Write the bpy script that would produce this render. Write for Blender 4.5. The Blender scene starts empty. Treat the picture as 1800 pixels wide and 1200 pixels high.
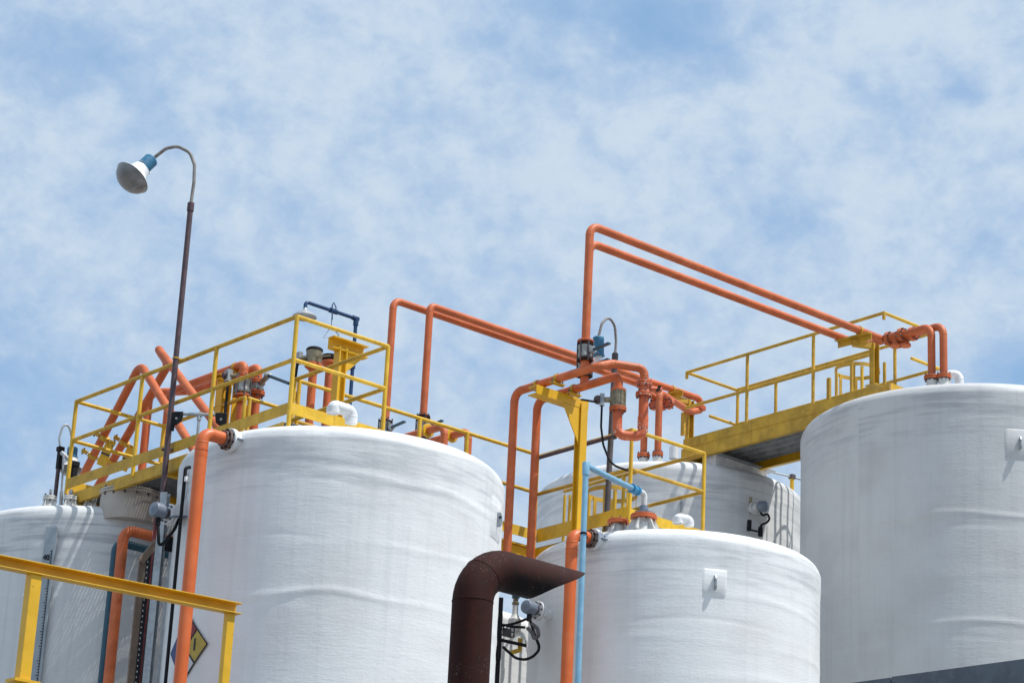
import bpy, math, random
from mathutils import Vector
R_ = math.radians
sc = bpy.context.scene
COL = sc.collection
rnd = random.Random(7)

# ------------------------------------------------------------------ camera
YAW, PITCH, ROLL, FPX = R_(49.496), R_(19.737), R_(2.853), 4441.0
CAM = Vector((0, 0, 1.6))
fwd = Vector((math.cos(PITCH)*math.cos(YAW), math.cos(PITCH)*math.sin(YAW), math.sin(PITCH)))
r0 = Vector((math.sin(YAW), -math.cos(YAW), 0)); u0 = r0.cross(fwd)
rgt = r0*math.cos(ROLL) + u0*math.sin(ROLL)
upv = -r0*math.sin(ROLL) + u0*math.cos(ROLL)
cd = bpy.data.cameras.new('camera'); cam = bpy.data.objects.new('camera', cd); COL.objects.link(cam)
from mathutils import Matrix
M3 = Matrix((rgt, upv, -fwd)).transposed()
cam.matrix_world = Matrix.Translation(CAM) @ M3.to_4x4()
cd.sensor_width = 36; cd.lens = FPX/1800*36; cd.clip_start = .1; cd.clip_end = 20000
sc.camera = cam

# survey helpers: a sight line of the photograph meets a known plane or tank wall
def ray(px, py): return fwd + rgt*((px-900)/FPX) - upv*((py-600)/FPX)
def P(px, py, ax, val):
    d = ray(px, py); i = 'xyz'.index(ax)
    return CAM + d*((val-CAM[i])/d[i])
def AT(px, py, t): return CAM + ray(px, py)*t
def DEP(p): return (p-CAM).dot(fwd)
def CY(px, py, T, dr=0):
    cx, cy, R = T['c'][0], T['c'][1], T['R']+dr
    d = ray(px, py); a = d.x*d.x+d.y*d.y; b = -2*(d.x*cx+d.y*cy); c = cx*cx+cy*cy-R*R
    q = b*b-4*a*c
    t = (-b-math.sqrt(max(q, 0)))/(2*a)
    return CAM + d*t
def V(*a): return Vector(a)

# ------------------------------------------------------------------ mesh builder
class MB:
    def __init__(s): s.v = []; s.f = []
    def add(s, vs, fs):
        b = len(s.v); s.v += [Vector(v) for v in vs]; s.f += [tuple(i+b for i in f) for f in fs]; return s
    def box(s, c, size, ax=None):
        c = Vector(c); ax = ax or (V(1,0,0), V(0,1,0), V(0,0,1)); h = [k/2 for k in size]
        vs = [c+ax[0]*h[0]*i+ax[1]*h[1]*j+ax[2]*h[2]*k for i in (-1,1) for j in (-1,1) for k in (-1,1)]
        return s.add(vs, [(0,1,3,2),(4,6,7,5),(0,4,5,1),(2,3,7,6),(0,2,6,4),(1,5,7,3)])
    def prof(s, p, q, poly, up=(0,0,1)):
        """sweep a 2D polygon (side, up) from p to q"""
        p, q, up = Vector(p), Vector(q), Vector(up); d = (q-p).normalized()
        sd = d.cross(up).normalized(); u = sd.cross(d)
        n = len(poly); vs = [e+sd*a+u*b for e in (p, q) for a, b in poly]
        fs = [(i, (i+1) % n, n+(i+1) % n, n+i) for i in range(n)] + [tuple(range(n))[::-1], tuple(range(n, 2*n))]
        return s.add(vs, fs)
    def bar(s, p, q, w, h, up=(0,0,1)): return s.prof(p, q, [(-w/2,-h/2),(w/2,-h/2),(w/2,h/2),(-w/2,h/2)], up)
    def channel(s, p, q, w, h, t=.012, up=(0,0,1)):
        """C section: web at side -w/2, flanges reaching +w/2"""
        return s.prof(p, q, [(-w/2,-h/2),(w/2,-h/2),(w/2,-h/2+t),(-w/2+t,-h/2+t),(-w/2+t,h/2-t),(w/2,h/2-t),(w/2,h/2),(-w/2,h/2)], up)
    def path(s, pts, bend):
        pts = [Vector(p) for p in pts]
        s.ends = []
        if len(pts) < 3 or bend <= 0: return pts
        out = [pts[0]]
        for i in range(1, len(pts)-1):
            a, b, c = pts[i-1], pts[i], pts[i+1]; d1 = (a-b).normalized(); d2 = (c-b).normalized()
            ang = d1.angle(d2)
            if ang > 3.1: continue
            L = min(bend/math.tan(ang/2), (a-b).length*.49, (c-b).length*.49); r = L*math.tan(ang/2)
            cen = b+(d1+d2).normalized()*(r/math.sin(ang/2)); p0 = b+d1*L; p1 = b+d2*L; s.ends += [(p0, d1), (p1, d2)]
            n = max(4, int((math.pi-ang)/.16)); e0 = (p0-cen).normalized(); e1 = (p1-cen).normalized(); w = e0.angle(e1)
            for k in range(n+1):
                t = k/n; out.append(cen+(e0*math.sin((1-t)*w)+e1*math.sin(t*w))/math.sin(w)*r)
        return out+[pts[-1]]
    def tube(s, pts, r, bend=0, seg=18, cap=True):
        pts = s.path(pts, bend); n = len(pts)
        d0 = (pts[1]-pts[0]).normalized(); nrm = d0.orthogonal().normalized(); rings = []
        rr = r if isinstance(r, (list, tuple)) else [r]*n
        for i, p in enumerate(pts):
            if i == 0: d = d0
            elif i == n-1: d = (pts[i]-pts[i-1]).normalized()
            else: d = ((pts[i]-pts[i-1]).normalized()+(pts[i+1]-pts[i]).normalized()).normalized()
            nrm = (nrm-d*nrm.dot(d)).normalized(); b = d.cross(nrm)
            rings.append([p+(nrm*math.cos(2*math.pi*k/seg)+b*math.sin(2*math.pi*k/seg))*rr[i] for k in range(seg)])
        vs = [v for g in rings for v in g]
        fs = [(i*seg+k, i*seg+(k+1) % seg, (i+1)*seg+(k+1) % seg, (i+1)*seg+k) for i in range(n-1) for k in range(seg)]
        if cap: fs += [tuple(range(seg))[::-1], tuple(range((n-1)*seg, n*seg))]
        s.add(vs, fs)
        if not isinstance(r, (list, tuple)) and .04 <= r <= .07:      # weld beads at the elbows
            for p, d in s.ends: s.lathe(p-d*.007, d, [(r*.98,0),(r*1.03,.003),(r*1.045,.007),(r*1.03,.011),(r*.98,.014)], seg, cap=False)
        return s
    def lathe(s, o, ax, profile, seg=28, cap=True):
        o, ax = Vector(o), Vector(ax).normalized(); a = ax.orthogonal().normalized(); b = ax.cross(a); n = len(profile)
        vs = [o+ax*h+(a*math.cos(2*math.pi*k/seg)+b*math.sin(2*math.pi*k/seg))*r for r, h in profile for k in range(seg)]
        fs = [(i*seg+k, i*seg+(k+1) % seg, (i+1)*seg+(k+1) % seg, (i+1)*seg+k) for i in range(n-1) for k in range(seg)]
        if cap: fs += [tuple(range(seg))[::-1], tuple(range((n-1)*seg, n*seg))]
        return s.add(vs, fs)
    def disc(s, o, ax, r, t, seg=28):   # centred flange plate with a small chamfer
        c = min(.004, t*.2); return s.lathe(o, ax, [(r-c,-t/2),(r,-t/2+c),(r,t/2-c),(r-c,t/2)], seg)
    def build(s, name, mat, parent=None, smooth=True, bevel=0):
        me = bpy.data.meshes.new(name); off = parent['_o'] if parent is not None and '_o' in parent else (0,0,0)
        off = Vector(off)
        me.from_pydata([v-off for v in s.v], [], s.f); me.update()
        if smooth:
            me.shade_smooth(); me.set_sharp_from_angle(angle=R_(38))
        me.materials.append(mat)
        o = bpy.data.objects.new(name, me); COL.objects.link(o)
        if parent is not None: o.parent = parent; o['_o'] = tuple(off)
        if bevel:
            m = o.modifiers.new('bevel', 'BEVEL'); m.width = bevel; m.segments = 2; m.limit_method = 'ANGLE'
        return o

def thing(name, label, cat, loc, group=None):
    o = bpy.data.objects.new(name, None); COL.objects.link(o); o.location = loc; o.empty_display_size = .1
    o['_o'] = tuple(loc); o['label'] = label; o['category'] = cat
    if group: o['group'] = group
    return o
def struct(o): o['kind'] = 'structure'; return o

# ------------------------------------------------------------------ materials
def new_mat(name):
    m = bpy.data.materials.new(name); m.use_nodes = True; nt = m.node_tree
    return m, nt, nt.nodes['Principled BSDF']
def nd(nt, typ, **kw):
    n = nt.nodes.new(typ)
    for k, v in kw.items():
        if k.startswith('i_'):
            key = k[2:]; n.inputs[int(key) if key.isdigit() else key.replace('_', ' ')].default_value = v
        else: setattr(n, k, v)
    return n
def lk(nt, a, b): nt.links.new(a, b)
def math_(nt, op, a, b=None, clamp=False):
    n = nd(nt, 'ShaderNodeMath', operation=op); n.use_clamp = clamp
    for i, x in enumerate((a, b)):
        if x is None: continue
        if isinstance(x, (int, float)): n.inputs[i].default_value = x
        else: lk(nt, x, n.inputs[i])
    return n.outputs[0]
def mixc(nt, f, a, b):
    n = nd(nt, 'ShaderNodeMix', data_type='RGBA')
    for s, x in ((n.inputs[0], f), (n.inputs[6], a), (n.inputs[7], b)):
        if isinstance(x, (int, float)): s.default_value = x
        elif isinstance(x, tuple): s.default_value = x+(1,) if len(x) == 3 else x
        else: lk(nt, x, s)
    return n.outputs[2]
def ramp(nt, fac, lo, hi):
    n = nd(nt, 'ShaderNodeMapRange', i_1=lo, i_2=hi, interpolation_type='SMOOTHSTEP'); lk(nt, fac, n.inputs[0]); return n.outputs[0]

def paint(name, col, rough=.45, fade=None, chip=None, chip_amt=.0, metal=0, var=.12, scale=6, streak=None):
    m, nt, b = new_mat(name)
    tc = nd(nt, 'ShaderNodeTexCoord').outputs['Object']
    n1 = nd(nt, 'ShaderNodeTexNoise', i_Scale=scale, i_Detail=6, i_Roughness=.6); lk(nt, tc, n1.inputs['Vector'])
    fade = fade or tuple(min(1, c*1.15+.02) for c in col)
    dark = tuple(c*(1-2.2*var) for c in col)
    f = ramp(nt, n1.outputs[0], .35, .68)
    c = mixc(nt, f, dark, col)
    n2 = nd(nt, 'ShaderNodeTexNoise', i_Scale=scale*2.7, i_Detail=4); lk(nt, tc, n2.inputs['Vector'])
    c = mixc(nt, math_(nt, 'MULTIPLY', ramp(nt, n2.outputs[0], .45, .75), .6), c, fade)
    if streak:
        mp = nd(nt, 'ShaderNodeMapping'); mp.inputs['Scale'].default_value = (22, 22, 1.2); lk(nt, tc, mp.inputs[0])
        n4 = nd(nt, 'ShaderNodeTexNoise', i_Scale=1, i_Detail=3); lk(nt, mp.outputs[0], n4.inputs['Vector'])
        c = mixc(nt, math_(nt, 'MULTIPLY', ramp(nt, n4.outputs[0], .52, .75), streak[1]), c, streak[0])
    if chip:
        n3 = nd(nt, 'ShaderNodeTexNoise', i_Scale=38, i_Detail=5, i_Roughness=.65); lk(nt, tc, n3.inputs['Vector'])
        n5 = nd(nt, 'ShaderNodeTexNoise', i_Scale=3.1, i_Detail=2); lk(nt, tc, n5.inputs['Vector'])
        k = math_(nt, 'ADD', n3.outputs[0], math_(nt, 'MULTIPLY', math_(nt, 'SUBTRACT', n5.outputs[0], .5), .5))
        c = mixc(nt, ramp(nt, k, .72-chip_amt, .76-chip_amt), c, chip)
    lk(nt, c, b.inputs['Base Color'])
    rg = nd(nt, 'ShaderNodeMapRange', i_3=rough-.08, i_4=rough+.15); lk(nt, n2.outputs[0], rg.inputs[0]); lk(nt, rg.outputs[0], b.inputs['Roughness'])
    b.inputs['Metallic'].default_value = metal
    bp = nd(nt, 'ShaderNodeBump', i_Strength=.12, i_Distance=.01); lk(nt, n2.outputs[0], bp.inputs['Height']); lk(nt, bp.outputs[0], b.inputs['Normal'])
    return m

ORANGE = paint('orange_paint', (.61,.132,.033), .5, fade=(.66,.19,.07), chip=(.15,.045,.022), chip_amt=.03, var=.12, scale=2.2)
ORANGE2 = paint('fresh_orange_paint', (.66,.128,.022), .4, fade=(.68,.165,.05), chip=(.2,.06,.03), chip_amt=-.02, var=.05, scale=2)
ORANGE_CHIP = paint('chipped_orange_paint', (.60,.115,.032), .42, fade=(.66,.18,.08), chip=(.72,.66,.6), chip_amt=.075, var=.09, scale=3)
YELLOW = paint('yellow_paint', (.74,.445,.02), .45, fade=(.78,.48,.06), chip=(.22,.11,.03), chip_amt=.02, var=.1, scale=4, streak=((.38,.2,.02), .35))
YELLOW_OLD_SHADED = paint('weathered_shaded_yellow_paint', (.62,.36,.022), .55, fade=(.66,.41,.06), chip=(.16,.09,.03), chip_amt=.035, var=.14, scale=4, streak=((.30,.14,.02), .4))  # worn yellow, also darkened to paint shade into rails running along Y
YELLOW_HOT = paint('deep_yellow_paint', (.74,.425,.012), .4, fade=(.76,.43,.03), chip=(.2,.09,.02), chip_amt=.0, var=.07, scale=3)
RUST = paint('rust_brown_paint', (.040,.0095,.0065), .75, fade=(.055,.014,.010), chip=(.03,.02,.02), chip_amt=.0, var=.15, scale=5, streak=((.02,.010,.009), .6))
PURPLE = paint('rusty_purple_steel', (.085,.05,.062), .5, fade=(.12,.07,.07), chip=(.05,.025,.02), chip_amt=.04, var=.15, scale=8)
DARKCOND = paint('dark_conduit', (.10,.085,.09), .5, chip=(.05,.03,.02), chip_amt=.05, var=.15)
BLACK = paint('black_rubber', (.007,.008,.011), .6, fade=(.012,.014,.018), var=.1)
BLACK.node_tree.nodes['Principled BSDF'].inputs['Specular IOR Level'].default_value = .25
RUST.node_tree.nodes['Principled BSDF'].inputs['Specular IOR Level'].default_value = .2
RUSTSTEEL = paint('rusted_steel', (.17,.11,.09), .6, fade=(.3,.25,.22), chip=(.07,.035,.025), chip_amt=.12, var=.2, scale=12)
def sooted(m, x0, zc):
    nt = m.node_tree; b = nt.nodes['Principled BSDF']; src = b.inputs['Base Color'].links[0].from_socket
    tc = nd(nt, 'ShaderNodeTexCoord').outputs['Object']; sx = nd(nt, 'ShaderNodeSeparateXYZ'); lk(nt, tc, sx.inputs[0])
    n = nd(nt, 'ShaderNodeTexNoise', i_Scale=9, i_Detail=6, i_Roughness=.65); lk(nt, tc, n.inputs['Vector']); nz = math_(nt, 'MULTIPLY', math_(nt, 'SUBTRACT', n.outputs[0], .5), .30)
    fx = ramp(nt, math_(nt, 'ADD', sx.outputs[0], nz), x0, x0+.16); fz = ramp(nt, math_(nt, 'ADD', sx.outputs[2], nz), zc+.02, zc-.10)
    c = mixc(nt, math_(nt, 'MULTIPLY', math_(nt, 'MULTIPLY', fx, fz), .93), src, (.006,.006,.007))
    n2 = nd(nt, 'ShaderNodeTexNoise', i_Scale=5, i_Detail=7, i_Roughness=.7); lk(nt, tc, n2.inputs['Vector'])
    c = mixc(nt, math_(nt, 'MULTIPLY', ramp(nt, n2.outputs[0], .45, .7), .55), c, (.012,.006,.006))
    n3 = nd(nt, 'ShaderNodeTexNoise', i_Scale=90, i_Detail=4, i_Roughness=.7); lk(nt, tc, n3.inputs['Vector'])
    n4 = nd(nt, 'ShaderNodeTexNoise', i_Scale=6, i_Detail=2); lk(nt, tc, n4.inputs['Vector'])
    c = mixc(nt, math_(nt, 'MULTIPLY', math_(nt, 'MULTIPLY', ramp(nt, n3.outputs[0], .60, .66), ramp(nt, n4.outputs[0], .52, .62)), .8), c, (.20,.165,.155))
    lk(nt, c, b.inputs['Base Color'])
TEAL = paint('teal_paint', (.012,.075,.12), .4, fade=(.02,.10,.15), var=.12)
BLUECAP = paint('blue_enamel', (.03,.17,.31), .42, fade=(.05,.21,.34), chip=(.3,.35,.4), chip_amt=-.02, var=.1)
NAVY = paint('navy_pipe_paint', (.008,.05,.15), .4, fade=(.012,.07,.18), var=.12)
LTBLUE = paint('light_blue_plastic', (.20,.42,.59), .4, fade=(.28,.48,.62), var=.06)
MIDBLUE = paint('blue_fitting', (.03,.26,.5), .35, var=.06)
WHITE = paint('white_plastic', (.76,.77,.78), .4, fade=(.8,.8,.8), var=.04)
WHITE_DIRTY = paint('stained_white_paint', (.66,.66,.64), .5, fade=(.74,.74,.72), chip=(.3,.24,.17), chip_amt=.02, var=.1, streak=((.42,.36,.28), .55))
CREAM = paint('cream_cover', (.46,.41,.36), .55, fade=(.52,.48,.44), chip=(.3,.24,.19), chip_amt=.0, var=.08, scale=2)
GREY = paint('grey_enamel', (.18,.22,.28), .42, fade=(.24,.28,.34), var=.1)
GALV = paint('galvanised_steel', (.40,.43,.45), .42, fade=(.5,.52,.54), metal=.35, var=.12, scale=9)
STEEL = paint('dull_stainless', (.36,.35,.32), .32, fade=(.46,.45,.43), metal=.75, var=.15, scale=12)
BRASS = paint('weathered_brass', (.30,.25,.16), .4, fade=(.38,.33,.24), metal=.5, var=.2, scale=14)
GRATE = paint('grey_grating', (.17,.18,.19), .55, fade=(.24,.25,.26), metal=.3, var=.12, scale=10)
PLANK = paint('grey_deck_plank', (.34,.35,.365), .5, fade=(.42,.43,.44), var=.14, scale=6)
BRONZE = paint('brown_tray_paint', (.20,.135,.095), .5, fade=(.26,.19,.14), var=.12)
BOARD = paint('grey_gauge_board', (.34,.39,.43), .45, fade=(.38,.43,.46), var=.05)
INK = paint('black_ink', (.012,.014,.02), .6, var=.05)
REDSIGN = paint('sign_red', (.24,.022,.022), .5, var=.05)
BLUESIGN = paint('sign_blue', (.02,.045,.17), .5, var=.06)
YELSIGN = paint('sign_yellow', (.46,.33,.045), .5, var=.05)
WHTSIGN = paint('sign_white', (.6,.58,.58), .5, var=.05)
FLASH = paint('slate_metal_flashing', (.10,.118,.145), .5, fade=(.13,.148,.175), var=.14, scale=8)
OLDPIPE = paint('old_grey_pipe', (.26,.25,.24), .5, fade=(.34,.30,.27), chip=(.16,.09,.05), chip_amt=.09, var=.15, scale=5)
LENS = None
def lens_mat():
    m, nt, b = new_mat('frosted_lens')
    tc = nd(nt, 'ShaderNodeTexCoord').outputs['Object']
    n1 = nd(nt, 'ShaderNodeTexNoise', i_Scale=5, i_Detail=2); lk(nt, tc, n1.inputs['Vector'])
    lk(nt, mixc(nt, ramp(nt, n1.outputs[0], .3, .7), (.14,.135,.13), (.24,.24,.245)), b.inputs['Base Color'])
    b.inputs['Roughness'].default_value = .22
    return m
LENS = lens_mat()

def tank_mat(name, alb, ztop, R, dirt=.5, seed=0.0):
    """white fibreglass: wound texture, drip stains, dirty shoulder band (object space, origin on the tank axis at the ground)"""
    m, nt, b = new_mat(name)
    tc = nd(nt, 'ShaderNodeTexCoord').outputs['Object']; sx = nd(nt, 'ShaderNodeSeparateXYZ'); lk(nt, tc, sx.inputs[0])
    th = math_(nt, 'ARCTAN2', sx.outputs[1], sx.outputs[0]); arc = math_(nt, 'MULTIPLY', th, R); z = sx.outputs[2]
    def uv(a, bz):
        c = nd(nt, 'ShaderNodeCombineXYZ'); lk(nt, math_(nt, 'MULTIPLY', arc, a), c.inputs[0]); lk(nt, math_(nt, 'MULTIPLY', z, bz), c.inputs[1]); c.inputs[2].default_value = seed; return c.outputs[0]
    def noise(a, bz, det=4, ro=.55):
        n = nd(nt, 'ShaderNodeTexNoise', i_Scale=1, i_Detail=det, i_Roughness=ro); lk(nt, uv(a, bz), n.inputs['Vector']); return n.outputs[0]
    vert = noise(13, .35, 5); vert2 = noise(42, 1.2, 3); hor = noise(1.3, 16, 5); blotch = noise(1.1, 1.4, 4)
    fine_v = noise(95, 5, 2); fine_h = noise(6, 95, 2)
    white = (alb*.985, alb*1.0, alb*.995); dirtc = (alb*.58, alb*.61, alb*.64); warm = (alb*.80, alb*.78, alb*.77)
    c = mixc(nt, math_(nt, 'MULTIPLY', ramp(nt, blotch, .42, .72), .55), white, warm)
    c = mixc(nt, math_(nt, 'MULTIPLY', ramp(nt, vert, .48, .76), dirt*.38), c, dirtc)
    c = mixc(nt, math_(nt, 'MULTIPLY', ramp(nt, vert2, .55, .8), dirt*.2), c, dirtc)
    topd = nd(nt, 'ShaderNodeMapRange', i_1=ztop-1.0, i_2=ztop-.28, interpolation_type='SMOOTHSTEP'); lk(nt, z, topd.inputs[0])
    under = nd(nt, 'ShaderNodeMapRange', i_1=ztop-.04, i_2=ztop-.14, interpolation_type='SMOOTHSTEP'); lk(nt, z, under.inputs[0])
    tf = math_(nt, 'MULTIPLY', topd.outputs[0], under.outputs[0])
    c = mixc(nt, math_(nt, 'MULTIPLY', math_(nt, 'MULTIPLY', tf, ramp(nt, math_(nt, 'ADD', hor, math_(nt, 'MULTIPLY', math_(nt, 'SUBTRACT', blotch, .5), .6)), .42, .66)), min(1, dirt*1.15)), c, dirtc)
    c = mixc(nt, math_(nt, 'MULTIPLY', ramp(nt, hor, .56, .75), dirt*.10), c, dirtc)
    c = mixc(nt, math_(nt, 'MULTIPLY', ramp(nt, math_(nt, 'MAXIMUM', fine_v, fine_h), .5, .75), .12), c, dirtc)
    lk(nt, c, b.inputs['Base Color'])
    b.inputs['Roughness'].default_value = .52; b.inputs['Specular IOR Level'].default_value = .35
    hgt = math_(nt, 'ADD', math_(nt, 'MULTIPLY', hor, .35), math_(nt, 'ADD', math_(nt, 'MULTIPLY', fine_h, .16), math_(nt, 'MULTIPLY', fine_v, .16)))
    hgt = math_(nt, 'ADD', hgt, math_(nt, 'ADD', math_(nt, 'MULTIPLY', noise(3.2, 5, 4), .7), math_(nt, 'ADD', math_(nt, 'MULTIPLY', noise(14, 42, 4, .6), .35), math_(nt, 'MULTIPLY', noise(38, 38, 3), .22))))
    bp = nd(nt, 'ShaderNodeBump', i_Strength=.38, i_Distance=.012); lk(nt, hgt, bp.inputs['Height']); lk(nt, bp.outputs[0], b.inputs['Normal'])
    return m

# ------------------------------------------------------------------ sky, sun, ground
SUN_EL, SUN_AZ = R_(63), R_(-61)          # azimuth measured from +X towards +Y
sdir = V(math.cos(SUN_EL)*math.cos(SUN_AZ), math.cos(SUN_EL)*math.sin(SUN_AZ), math.sin(SUN_EL))
ld = bpy.data.lights.new('sun', 'SUN'); ld.energy = 4.5; ld.angle = R_(.53); ld.color = (1, .965, .91)
sun = bpy.data.objects.new('sun', ld); COL.objects.link(sun); sun.rotation_euler = sdir.to_track_quat('Z', 'Y').to_euler()
w = bpy.data.worlds.new('World'); sc.world = w; w.use_nodes = True; nt = w.node_tree
bg = nt.nodes['Background']
sky = nd(nt, 'ShaderNodeTexSky', sky_type='NISHITA', sun_disc=False, sun_elevation=SUN_EL, sun_rotation=math.pi/2-SUN_AZ, air_density=1.0, dust_density=.6, ozone_density=1.6)
tc = nd(nt, 'ShaderNodeTexCoord').outputs['Generated']
nv = nd(nt, 'ShaderNodeVectorMath', operation='NORMALIZE'); lk(nt, tc, nv.inputs[0]); D = nv.outputs[0]
sp = nd(nt, 'ShaderNodeSeparateXYZ'); lk(nt, D, sp.inputs[0])
def wnoise(scale, zk, det, ro, off, dist=0.0):
    mp = nd(nt, 'ShaderNodeMapping'); mp.inputs['Scale'].default_value = (scale, scale, scale*zk); mp.inputs['Location'].default_value = (off, off*.7, off*1.3); lk(nt, D, mp.inputs[0])
    n = nd(nt, 'ShaderNodeTexNoise', i_Scale=1, i_Detail=det, i_Roughness=ro, i_Distortion=dist); lk(nt, mp.outputs[0], n.inputs['Vector']); return n.outputs[0]
big = wnoise(13, 1.5, 3, .5, 3.1, .3); mid = wnoise(33, 1.3, 9, .55, 8.7, .35); fine = wnoise(95, 1.3, 6, .62, 1.9, .3)
cov = math_(nt, 'ADD', math_(nt, 'MULTIPLY', math_(nt, 'SUBTRACT', big, .5), .42), math_(nt, 'MULTIPLY', math_(nt, 'SUBTRACT', mid, .5), .98))
cov = math_(nt, 'ADD', cov, math_(nt, 'MULTIPLY', math_(nt, 'SUBTRACT', fine, .5), .42))
cov = math_(nt, 'ADD', cov, .74)
# cloud banks and clear gaps of that day, as directions in the sky (px, py of the survey, size, strength)
for px, py, rx, k in [(1140,45,170,-.62),(1250,40,90,-.25),(975,15,70,-.3),(850,78,55,-.28),(60,90,150,-.34),(170,130,80,-.2),(290,65,70,-.22),
                      (1700,160,48,-.55),(1600,215,80,-.4),(1530,165,60,-.3),(1390,398,95,-.5),(1080,405,60,-.3),(1790,655,120,-.75),(120,760,300,-.36),(30,600,120,-.15),
                      (420,212,70,-.16),(730,190,70,-.18),(880,360,90,-.14),(170,315,60,-.2),(300,235,60,-.15),(870,670,170,-.22),(560,640,130,-.1),
                      (1130,220,330,.20),(1480,330,200,.10),(820,420,240,.10),(1480,70,140,.22),(1700,40,120,.12),(1500,560,200,.12),(640,40,130,.08)]:
    d = ray(px, py).normalized()
    v = nd(nt, 'ShaderNodeVectorMath', operation='SUBTRACT'); lk(nt, D, v.inputs[0]); v.inputs[1].default_value = d
    v2 = nd(nt, 'ShaderNodeVectorMath', operation='MULTIPLY'); lk(nt, v.outputs[0], v2.inputs[0]); v2.inputs[1].default_value = (1, 1, 1.7)
    L = nd(nt, 'ShaderNodeVectorMath', operation='LENGTH'); lk(nt, v2.outputs[0], L.inputs[0])
    q = math_(nt, 'MULTIPLY', L.outputs['Value'], FPX/rx); g = math_(nt, 'POWER', 2.718, math_(nt, 'MULTIPLY', math_(nt, 'MULTIPLY', q, q), -1))
    cov = math_(nt, 'ADD', cov, math_(nt, 'MULTIPLY', g, k*.72))
skys = nd(nt, 'ShaderNodeVectorMath', operation='SCALE'); lk(nt, sky.outputs[0], skys.inputs[0]); skys.inputs['Scale'].default_value = .14
tint = nd(nt, 'ShaderNodeVectorMath', operation='MULTIPLY'); lk(nt, skys.outputs[0], tint.inputs[0]); tint.inputs[1].default_value = (.85, 1.0, 1.05)
clear = mixc(nt, .72, tint.outputs[0], (.30, .50, .775))          # thin high haze
f = ramp(nt, cov, -.05, .95)
cl = mixc(nt, ramp(nt, math_(nt, 'ADD', cov, math_(nt, 'MULTIPLY', math_(nt, 'SUBTRACT', fine, .5), .4)), .3, 1.15), (.445,.59,.80), (.605,.72,.84))
skyc = mixc(nt, f, clear, cl)
lk(nt, skyc, bg.inputs['Color']); bg.inputs['Strength'].default_value = 1.0

g = MB(); S = 6000
g.add([(-S,-S,0),(S,-S,0),(S,S,0),(-S,S,0)], [(0,1,2,3)])
struct(g.build('ground', paint('yard_concrete', (.25,.245,.235), .8, var=.12, scale=.6), smooth=False))

# ------------------------------------------------------------------ tanks
TG = 'white fibreglass storage tanks'
def make_tank(T, label, alb, dirt, seams, seed):
    cx, cy = T['c']; R = T['R']; zr = T['z']; rg = random.Random(seed)
    t = thing('storage_tank', label, 'tank', (cx, cy, 0), TG); T['o'] = t
    ph = [(rg.uniform(0, 6.28), rg.randint(2, 9), rg.uniform(.004, .014)) for _ in range(6)]
    def wob(th, k): return sum(a*math.sin(n*th+p+k*1.7) for p, n, a in ph)
    zc = zr-.15
    zs = [i*.5 for i in range(int((zc-4.2)/.5)+1)]; z = zs[-1]
    while z < zc-.02: z += .022; zs.append(min(z, zc))
    SEG = 220; vs = []
    prof = [(None, z) for z in zs]
    for k in range(1, 13):
        a = k/12*math.pi/2; prof.append((R-.26+.26*math.cos(a), zc+.15*math.sin(a)))
    prof += [(R*.55, zr+.055), (R*.2, zr+.09), (.01, zr+.1)]
    for r, z in prof:
        for k in range(SEG):
            th = 2*math.pi*k/SEG; q = r
            if r is None:
                q = R
                for j, (zz, a, s) in enumerate(seams):
                    d = (z-zz-wob(th, j))/s
                    if abs(d) < 4: q += .55*a*math.exp(-d*d)*(.6+.4*math.sin(3*th+j*2.1))
                e = (z-(zr-.36)-wob(th, 9)*.5)/.02
                q += .007/(1+math.exp(max(-40, min(40, -e))))     # thicker laminated knuckle band
            vs.append((cx+q*math.cos(th), cy+q*math.sin(th), z))
    n = len(prof)
    fs = [(i*SEG+k, i*SEG+(k+1) % SEG, (i+1)*SEG+(k+1) % SEG, (i+1)*SEG+k) for i in range(n-1) for k in range(SEG)]
    fs.append(tuple(range((n-1)*SEG, n*SEG)))
    m = MB().add(vs, fs); T['mat'] = tank_mat('fibreglass_%d' % seed, alb, zr, R, dirt, seed*3.3)
    o = m.build('shell', T['mat'], t)
    MB().lathe((cx, cy, 0), (0,0,1), [(R+.25,0),(R+.25,.18),(R+.03,.2)], 64).build('plinth', paint('plinth_concrete', (.3,.29,.27), .8), t)
    return t
def patch(T, th0, th1, z0, z1, dr, name, parent, mat, edge=.012):
    """a raised pad laminated onto the tank wall"""
    cx, cy = T['c']; R = T['R']; N = 14; m = MB(); vs = []
    rows = [(z0, 0), (z0+edge, dr), (z1-edge, dr), (z1, 0)]; e = edge/R
    cols = [(th0, 0)]+[(th0+e+(th1-th0-2*e)*i/N, 1) for i in range(N+1)]+[(th1, 0)]
    for z, a in rows:
        for th, b in cols:
            r = R+(a if b else 0)-.002; vs.append((cx+r*math.cos(th), cy+r*math.sin(th), z))
    C = len(cols)
    m.add(vs, [(i*C+k, i*C+k+1, (i+1)*C+k+1, (i+1)*C+k) for i in range(3) for k in range(C-1)])
    return m.build(name, mat, parent, smooth=True)
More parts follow.
